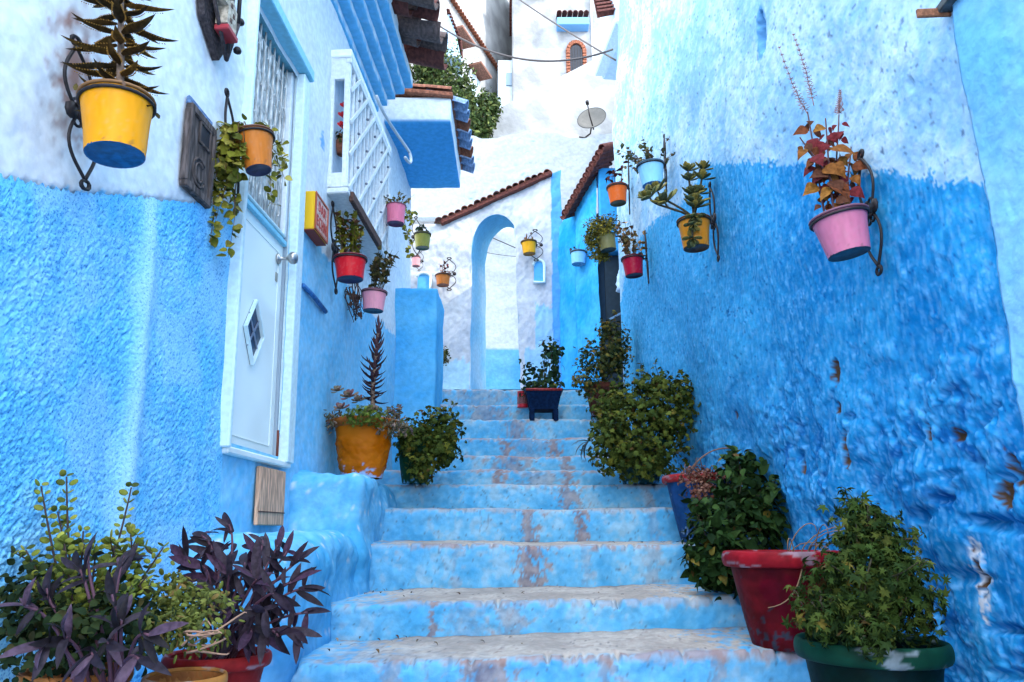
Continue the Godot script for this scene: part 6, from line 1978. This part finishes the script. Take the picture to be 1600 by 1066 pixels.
	purple(p, [[Vector3(-1.034, 0.931, -1.700), Vector3(-1.010, 0.825, -1.700)], [Vector3(-1.032, 0.854, -1.600), Vector3(-1.003, 0.843, -1.650)], [Vector3(-0.963, 0.931, -1.700), Vector3(-0.945, 0.904, -1.700)], [Vector3(-0.885, 0.906, -1.680), Vector3(-0.837, 0.829, -1.660)], [Vector3(-0.812, 0.845, -1.620), Vector3(-0.815, 0.793, -1.640)], [Vector3(-0.693, 0.793, -1.550), Vector3(-0.763, 0.804, -1.600)], [Vector3(-0.912, 0.798, -1.600), Vector3(-0.915, 0.783, -1.620)], [Vector3(-0.786, 0.754, -1.500), Vector3(-0.846, 0.777, -1.580)], [Vector3(-0.712, 0.746, -1.550), Vector3(-0.771, 0.762, -1.600)], [Vector3(-0.970, 0.986, -1.750), Vector3(-0.938, 0.904, -1.700)], [Vector3(-0.929, 0.769, -1.550), Vector3(-0.936, 0.786, -1.600)], [Vector3(-0.786, 0.781, -1.550), Vector3(-0.826, 0.786, -1.600)], [Vector3(-0.892, 0.985, -1.800), Vector3(-0.900, 0.902, -1.750)]], [leaf(0.092, 0.0105, lance, 0.45, 0.45), leaf(0.080, 0.0095, lance, 0.8, 0.5), leaf(0.105, 0.0115, lance, 0.3, 0.4)], leafmats([Color(0.032, 0.024, 0.034), Color(0.050, 0.036, 0.048), Color(0.020, 0.016, 0.02), Color(0.10, 0.06, 0.09)], {"rough": 0.45, "spec": 0.2}), 4)
	var gc = part("ground_cover", p[0])
	mass(gc, crown([[Vector3(-0.794, 0.804, -1.900), Vector3(0.11, 0.075, 0.09)], [Vector3(-0.861, 0.852, -1.950), Vector3(0.07, 0.05, 0.07)], [Vector3(-0.732, 0.774, -1.850), Vector3(0.07, 0.05, 0.07)], [Vector3(-0.807, 0.780, -1.800), Vector3(0.06, 0.05, 0.06)]], 1500, 1, 4, 0.6, 1.3), plump(0.017, 0.013, 0.004), [Color(0.11, 0.125, 0.025), Color(0.16, 0.17, 0.04), Color(0.07, 0.08, 0.02), Color(0.20, 0.13, 0.04)], {}, "foliage")
	st = begin()
	for i in 10:
		var a: Vector3 = Vector3(-0.732, 0.759, -1.800) + rdir() * 0.03
		var b = a + Vector3(rf(0.02, 0.10), rf(-0.02, 0.06), rf(-0.02, 0.06))
		tube(st, bez(a, a + rdir() * 0.03, b + rdir() * 0.02, b, 6), 0.003, 0.0015, 4)
	obj("bare_twigs", done(st), mat(Color(0.36, 0.20, 0.13)), gc)
	floor_pot("low clay pot with bare soil, rightmost of the clay pots at the lower left", Vector3(-0.78, 0.50, -1.90), 0.095, 0.17, clay, Color(0.50, 0.20, 0.05), "clay pots at the lower left", 0.03)


func purple(pot: Array, tips: Array, ms: Array, pal: Array, per: int) -> void:
	var o: Vector3 = pot[1] * Vector3(0, pot[2] * 0.75, 0)
	var pl = part("plant", pot[0], o)
	var st = begin()
	for e in tips:
		var pts = bez(o + Vector3(rf(-0.05, 0.05), 0, rf(-0.05, 0.05)), o.lerp(e[1], 0.5) + Vector3(0, 0.08, 0), e[1], (e[0] + e[1]) * 0.5, 10)
		tube(st, pts, 0.0045, 0.003, 5)
		var d0: Vector3 = (e[0] - e[1]).normalized()
		obj("leaf", ms[rng.randi() % ms.size()], pal[rng.randi() % pal.size()], pl, facing(d0, Vector3(0, 0.4, 1) + rdir() * 0.5, e[1].lerp(e[0], 0.2), rf(0.85, 1.05)))
		for k in per:
			var c: Vector3 = pts[10 - k % 8]
			var d = (d0 * 0.5 + rdir() * 0.9 + Vector3(0, 0.15, 0.1)).normalized()
			obj("leaf", ms[rng.randi() % ms.size()], pal[rng.randi() % pal.size()], pl, facing(d, Vector3(0, 0.6, 0.8) + rdir() * 0.6, c, rf(0.6, 1.0)))
	obj("stems", done(st), mat(Color(0.10, 0.04, 0.06), {"rough": 0.6}), pl)


# ---------------------------------------------------------------- things on the walls
func lettering(text: String, at: Transform3D, width: float, height: float, m: Material, parent: Node3D) -> void:
	var tm = TextMesh.new()
	var f = SystemFont.new()
	f.font_names = PackedStringArray(["Droid Sans"])
	f.font_weight = 700
	tm.font = f
	tm.text = text
	tm.font_size = 64
	tm.pixel_size = 0.01
	tm.depth = 0.02
	var bb = tm.get_aabb()
	var s = Vector3(width / maxf(bb.size.x, 0.01), height / maxf(bb.size.y, 0.01), 0.1)
	var t = at
	t.basis = at.basis * Basis.from_scale(s)
	obj("lettering", tm, m, parent, t)


func wall_things() -> void:
	# sign
	var s = thing("house_sign", "yellow-edged tile sign with red lettering right of the turquoise door", "sign", LP(4.0, 2.6))
	var bt = LB(4.00, 2.775, 0.03)
	var st = begin(false)
	box(st, bt, Vector3(0.25, 0.235, 0.06), 0.004)
	obj("yellow_box", done(st), mat(Color(0.80, 0.46, 0.01), {"rough": 0.5}), s)
	st = begin(false)
	box(st, bt.translated_local(Vector3(0.004, 0, 0.0325)), Vector3(0.236, 0.225, 0.004))
	obj("face", done(st), mat(Color(0.80, 0.52, 0.44), {"rough": 0.4, "tex": mats.mottle, "scale": 6.0}), s)
	st = begin(false)
	for e in [[0.0, 0.108, 0.25, 0.014], [0.0, -0.108, 0.25, 0.014], [-0.116, 0.0, 0.014, 0.2], [0.120, 0.0, 0.014, 0.2]]:
		box(st, bt.translated_local(Vector3(e[0], e[1], 0.036)), Vector3(e[2], e[3], 0.006), 0.001)
	obj("red_frame", done(st), mat(Color(0.45, 0.09, 0.04), {"rough": 0.5}), s)
	st = begin(false)
	box(st, bt.translated_local(Vector3(0.0, -0.1205, 0.0)), Vector3(0.248, 0.005, 0.058))
	obj("red_underside", done(st), mat(Color(0.30, 0.05, 0.03), {"rough": 0.6}), s)
	var red = mat(Color(0.42, 0.03, 0.02), {"rough": 0.5})
	lettering("DAR", bt.translated_local(Vector3(0.004, 0.048, 0.0355)), 0.14, 0.062, red, s)
	lettering("ECHN", bt.translated_local(Vector3(0.004, -0.045, 0.0355)), 0.19, 0.068, red, s)
	# rough wooden meter box
	var m = thing("meter_box", "weathered grey wooden meter box with a slot and a carved C on the left wall", "meter box", LP(2.58, 2.1))
	var wood = mat(Color(0.15, 0.115, 0.105), {"rough": 0.95, "tex": mats.wood, "scale": 4.0, "stretch": 0.15})
	var mt = LB(2.575, 2.40, 0.0)
	st = begin(false)
	box(st, mt.translated_local(Vector3(0, 0, 0.012)), Vector3(0.175, 0.30, 0.03), 0.006)
	obj("door", done(st), wood, m)
	for e in [[0.0, 0.155, 0.21, 0.035], [0.0, -0.155, 0.21, 0.035], [-0.096, 0.0, 0.026, 0.30], [0.096, 0.0, 0.026, 0.30]]:
		st = begin(false)
		box(st, mt.translated_local(Vector3(e[0], e[1], 0.022)), Vector3(e[2], e[3], 0.03), 0.005)
		obj("frame", done(st), wood, m)
	st = begin(false)
	box(st, mt.translated_local(Vector3(0.0, 0.19, 0.010)), Vector3(0.20, 0.04, 0.02), 0.008)
	obj("blue_lintel", done(st), mat(Color(0.16, 0.28, 0.50), {"rough": 0.9, "tex": mats.mottle, "scale": 5.0}), m)
	st = begin(false)
	box(st, mt.translated_local(Vector3(0.02, 0.095, 0.028)), Vector3(0.075, 0.075, 0.004))
	obj("slot", done(st), mats.dark, m)
	st = begin(false)
	for e in [[0.02, 0.137, 0.095, 0.012], [0.02, 0.053, 0.095, 0.012], [-0.024, 0.095, 0.012, 0.08], [0.064, 0.095, 0.012, 0.08]]:
		box(st, mt.translated_local(Vector3(e[0], e[1], 0.030)), Vector3(e[2], e[3], 0.010), 0.002)
	obj("slot_frame", done(st), wood, m)
	for r in [0.052, 0.034]:
		st = begin()
		var pts = []
		for i in 20:
			var a = 0.8 + 4.9 * i / 19.0
			pts.append(mt * Vector3(0.0 + cos(a) * r, -0.07 + sin(a) * r * 1.1, 0.028))
		tube(st, pts, 0.006, 0.006, 5)
		obj("carved_letter", done(st), wood, m)
	# pointed shelf with little model houses
	var n = thing("wall_ornament", "pointed dark wall ornament with tiny cream model houses near the top left", "ornament", LP(2.6, 2.9))
	var nt = LB(2.60, 3.12, 0.0)
	var darkwood = mat(Color(0.07, 0.055, 0.06), {"rough": 0.8, "tex": mats.wood, "scale": 5.0})
	st = begin(false)
	prism(st, PackedVector2Array([Vector2(0.06, -0.235), Vector2(0.13, -0.12), Vector2(0.15, 0.0), Vector2(0.14, 0.22), Vector2(-0.12, 0.22), Vector2(-0.13, 0.0), Vector2(-0.09, -0.13)]), 0.03, nt.translated_local(Vector3(0, 0, 0.03)))
	obj("back_board", done(st), darkwood, n)
	for e in [[Vector2(0.06, -0.235), Vector2(0.145, 0.0)], [Vector2(0.145, 0.0), Vector2(0.14, 0.24)], [Vector2(0.06, -0.235), Vector2(-0.13, 0.0)], [Vector2(0.07, -0.2), Vector2(0.08, 0.24)]]:
		var a: Vector3 = nt * Vector3(e[0].x, e[0].y, 0.06)
		var b: Vector3 = nt * Vector3(e[1].x, e[1].y, 0.06)
		st = begin()
		tube(st, [a, b], 0.009, 0.009, 6)
		obj("edge_rod", done(st), mats.iron if e[0].x > 0.065 else darkwood, n)
	for e in [Vector2(0.155, -0.12), Vector2(0.165, 0.03)]:
		obj("knob", lathem([Vector2(0, -0.02), Vector2(0.016, -0.01), Vector2(0.018, 0.0), Vector2(0.012, 0.012), Vector2(0, 0.02)], 10, Transform3D(Basis(), nt * Vector3(e.x, e.y, 0.06))), mats.iron, n)
	var cream = mat(Color(0.60, 0.50, 0.38), {"rough": 0.8, "tex": mats.mottle, "scale": 6.0})
	for e in [[-0.06, 0.03, 0.075, 0.15], [0.012, -0.06, 0.085, 0.13]]:
		st = begin(false)
		var hw: float = e[2] * 0.5
		prism(st, PackedVector2Array([Vector2(-hw, -e[3] * 0.5), Vector2(hw, -e[3] * 0.5), Vector2(hw, e[3] * 0.3), Vector2(0, e[3] * 0.55), Vector2(-hw, e[3] * 0.3)]), 0.05, nt.translated_local(Vector3(e[0], e[1], 0.095)))
		var hs = obj("model_house", done(st), cream, n)
		st = begin(false)
		for k in 3: box(st, nt.translated_local(Vector3(e[0] - 0.012 + 0.022 * (k % 2), e[1] - 0.035 + 0.035 * k, 0.096)), Vector3(0.014, 0.018, 0.004))
		obj("openings", done(st), mats.rust, hs)
	st = begin(false)
	box(st, nt.translated_local(Vector3(0.02, -0.14, 0.07)), Vector3(0.10, 0.025, 0.06), 0.004)
	obj("red_base", done(st), mat(Color(0.36, 0.03, 0.04), {"rough": 0.5}), n)
	# blue-painted rod lying on the left wall
	st = begin()
	tube(st, [LP(3.86, 2.315, 0.018), LP(4.05, 2.31, 0.022), LP(4.30, 2.295, 0.018)], 0.014, 0.014, 7)
	tag(obj("painted_rod", done(st), mat(Color(0.05, 0.22, 0.55), {"rough": 0.6, "tex": mats.mottle, "scale": 5.0})), "short blue painted rod fixed to the wall below the sign", "rod")
	# red flowers behind the side of the window bay
	var f = thing("window_flowers", "small red flowers in a pot inside the window bay", "flowers", LP(4.45, 3.5, 0.06))
	st = begin()
	lathe(st, [Vector2(0, 0), Vector2(0.04, 0), Vector2(0.055, 0.09), Vector2(0.045, 0.09)], 14, Transform3D(Basis(), LP(4.42, 3.42, 0.06)))
	obj("pot", done(st), mats.tile, f)
	for i in 3:
		var c = LP(4.37 + 0.03 * i, 3.60 + 0.09 * i, 0.06)
		var L = []
		rosette(L, c, Vector3(0.5, 0.3, 1), 9, 1, 1, 1.0, 1.2)
		for q in L: obj("petal", leaf(0.035, 0.016, [0.4, 0.9, 1.0, 0.6], 0.3, 0.1), mat(Color(0.55, 0.01, 0.02), {"rough": 0.6}), f, q[0])
	mass(f, crown([[LP(4.42, 3.54, 0.06), Vector3(0.05, 0.05, 0.07)]], 90, 1, 2, 0.8, 1.2), leaf(0.03, 0.011, [0.4, 1.0, 0.8, 0.0]), [Color(0.06, 0.07, 0.02), Color(0.12, 0.06, 0.03)])


func litter() -> void:
	var L = []
	for i in 190:
		var k = rng.randi() % 7
		var d0: float = STEPS[k][0]
		var d1: float = STEPS[k + 1][0]
		var back = pow(rng.randf(), 0.45)
		var p = Vector3(rf(-0.75, 1.05), STEPS[k][1] + 0.010, -lerpf(d0 + 0.06, d1 - 0.02, back))
		if rng.randf() < 0.5: p.x = lerpf(p.x, [-0.72, 0.95, -0.05][rng.randi() % 3], rf(0.6, 1.0))
		L.append([facing(Vector3(rf(-1, 1), rf(-0.05, 0.25), rf(-1, 1)), Vector3.UP, p, rf(0.35, 1.0)), 0, rng.randi() % 4])
	var o = mass(null, L, leaf(0.030, 0.008, [0.5, 1.0, 0.8, 0.0], 0.9, 0.4), [Color(0.10, 0.05, 0.03), Color(0.16, 0.09, 0.04), Color(0.05, 0.04, 0.035), Color(0.24, 0.20, 0.15)], {}, "leaf_litter")
	tag(o, "dry leaf litter and crumbs scattered on the steps", "litter", "", "stuff")


func _ready() -> void:
	rng.seed = 20240611
	setup()
	make_mats()
	tint_tex = tex(9, 0.01, 0.80, 1.0, 3)
	stairs()
	left_house()
	right_house()
	arch_wall()
	top_of_alley()
	background()
	wall_things()
	hanging_pots()
	floor_plants()
	litter()
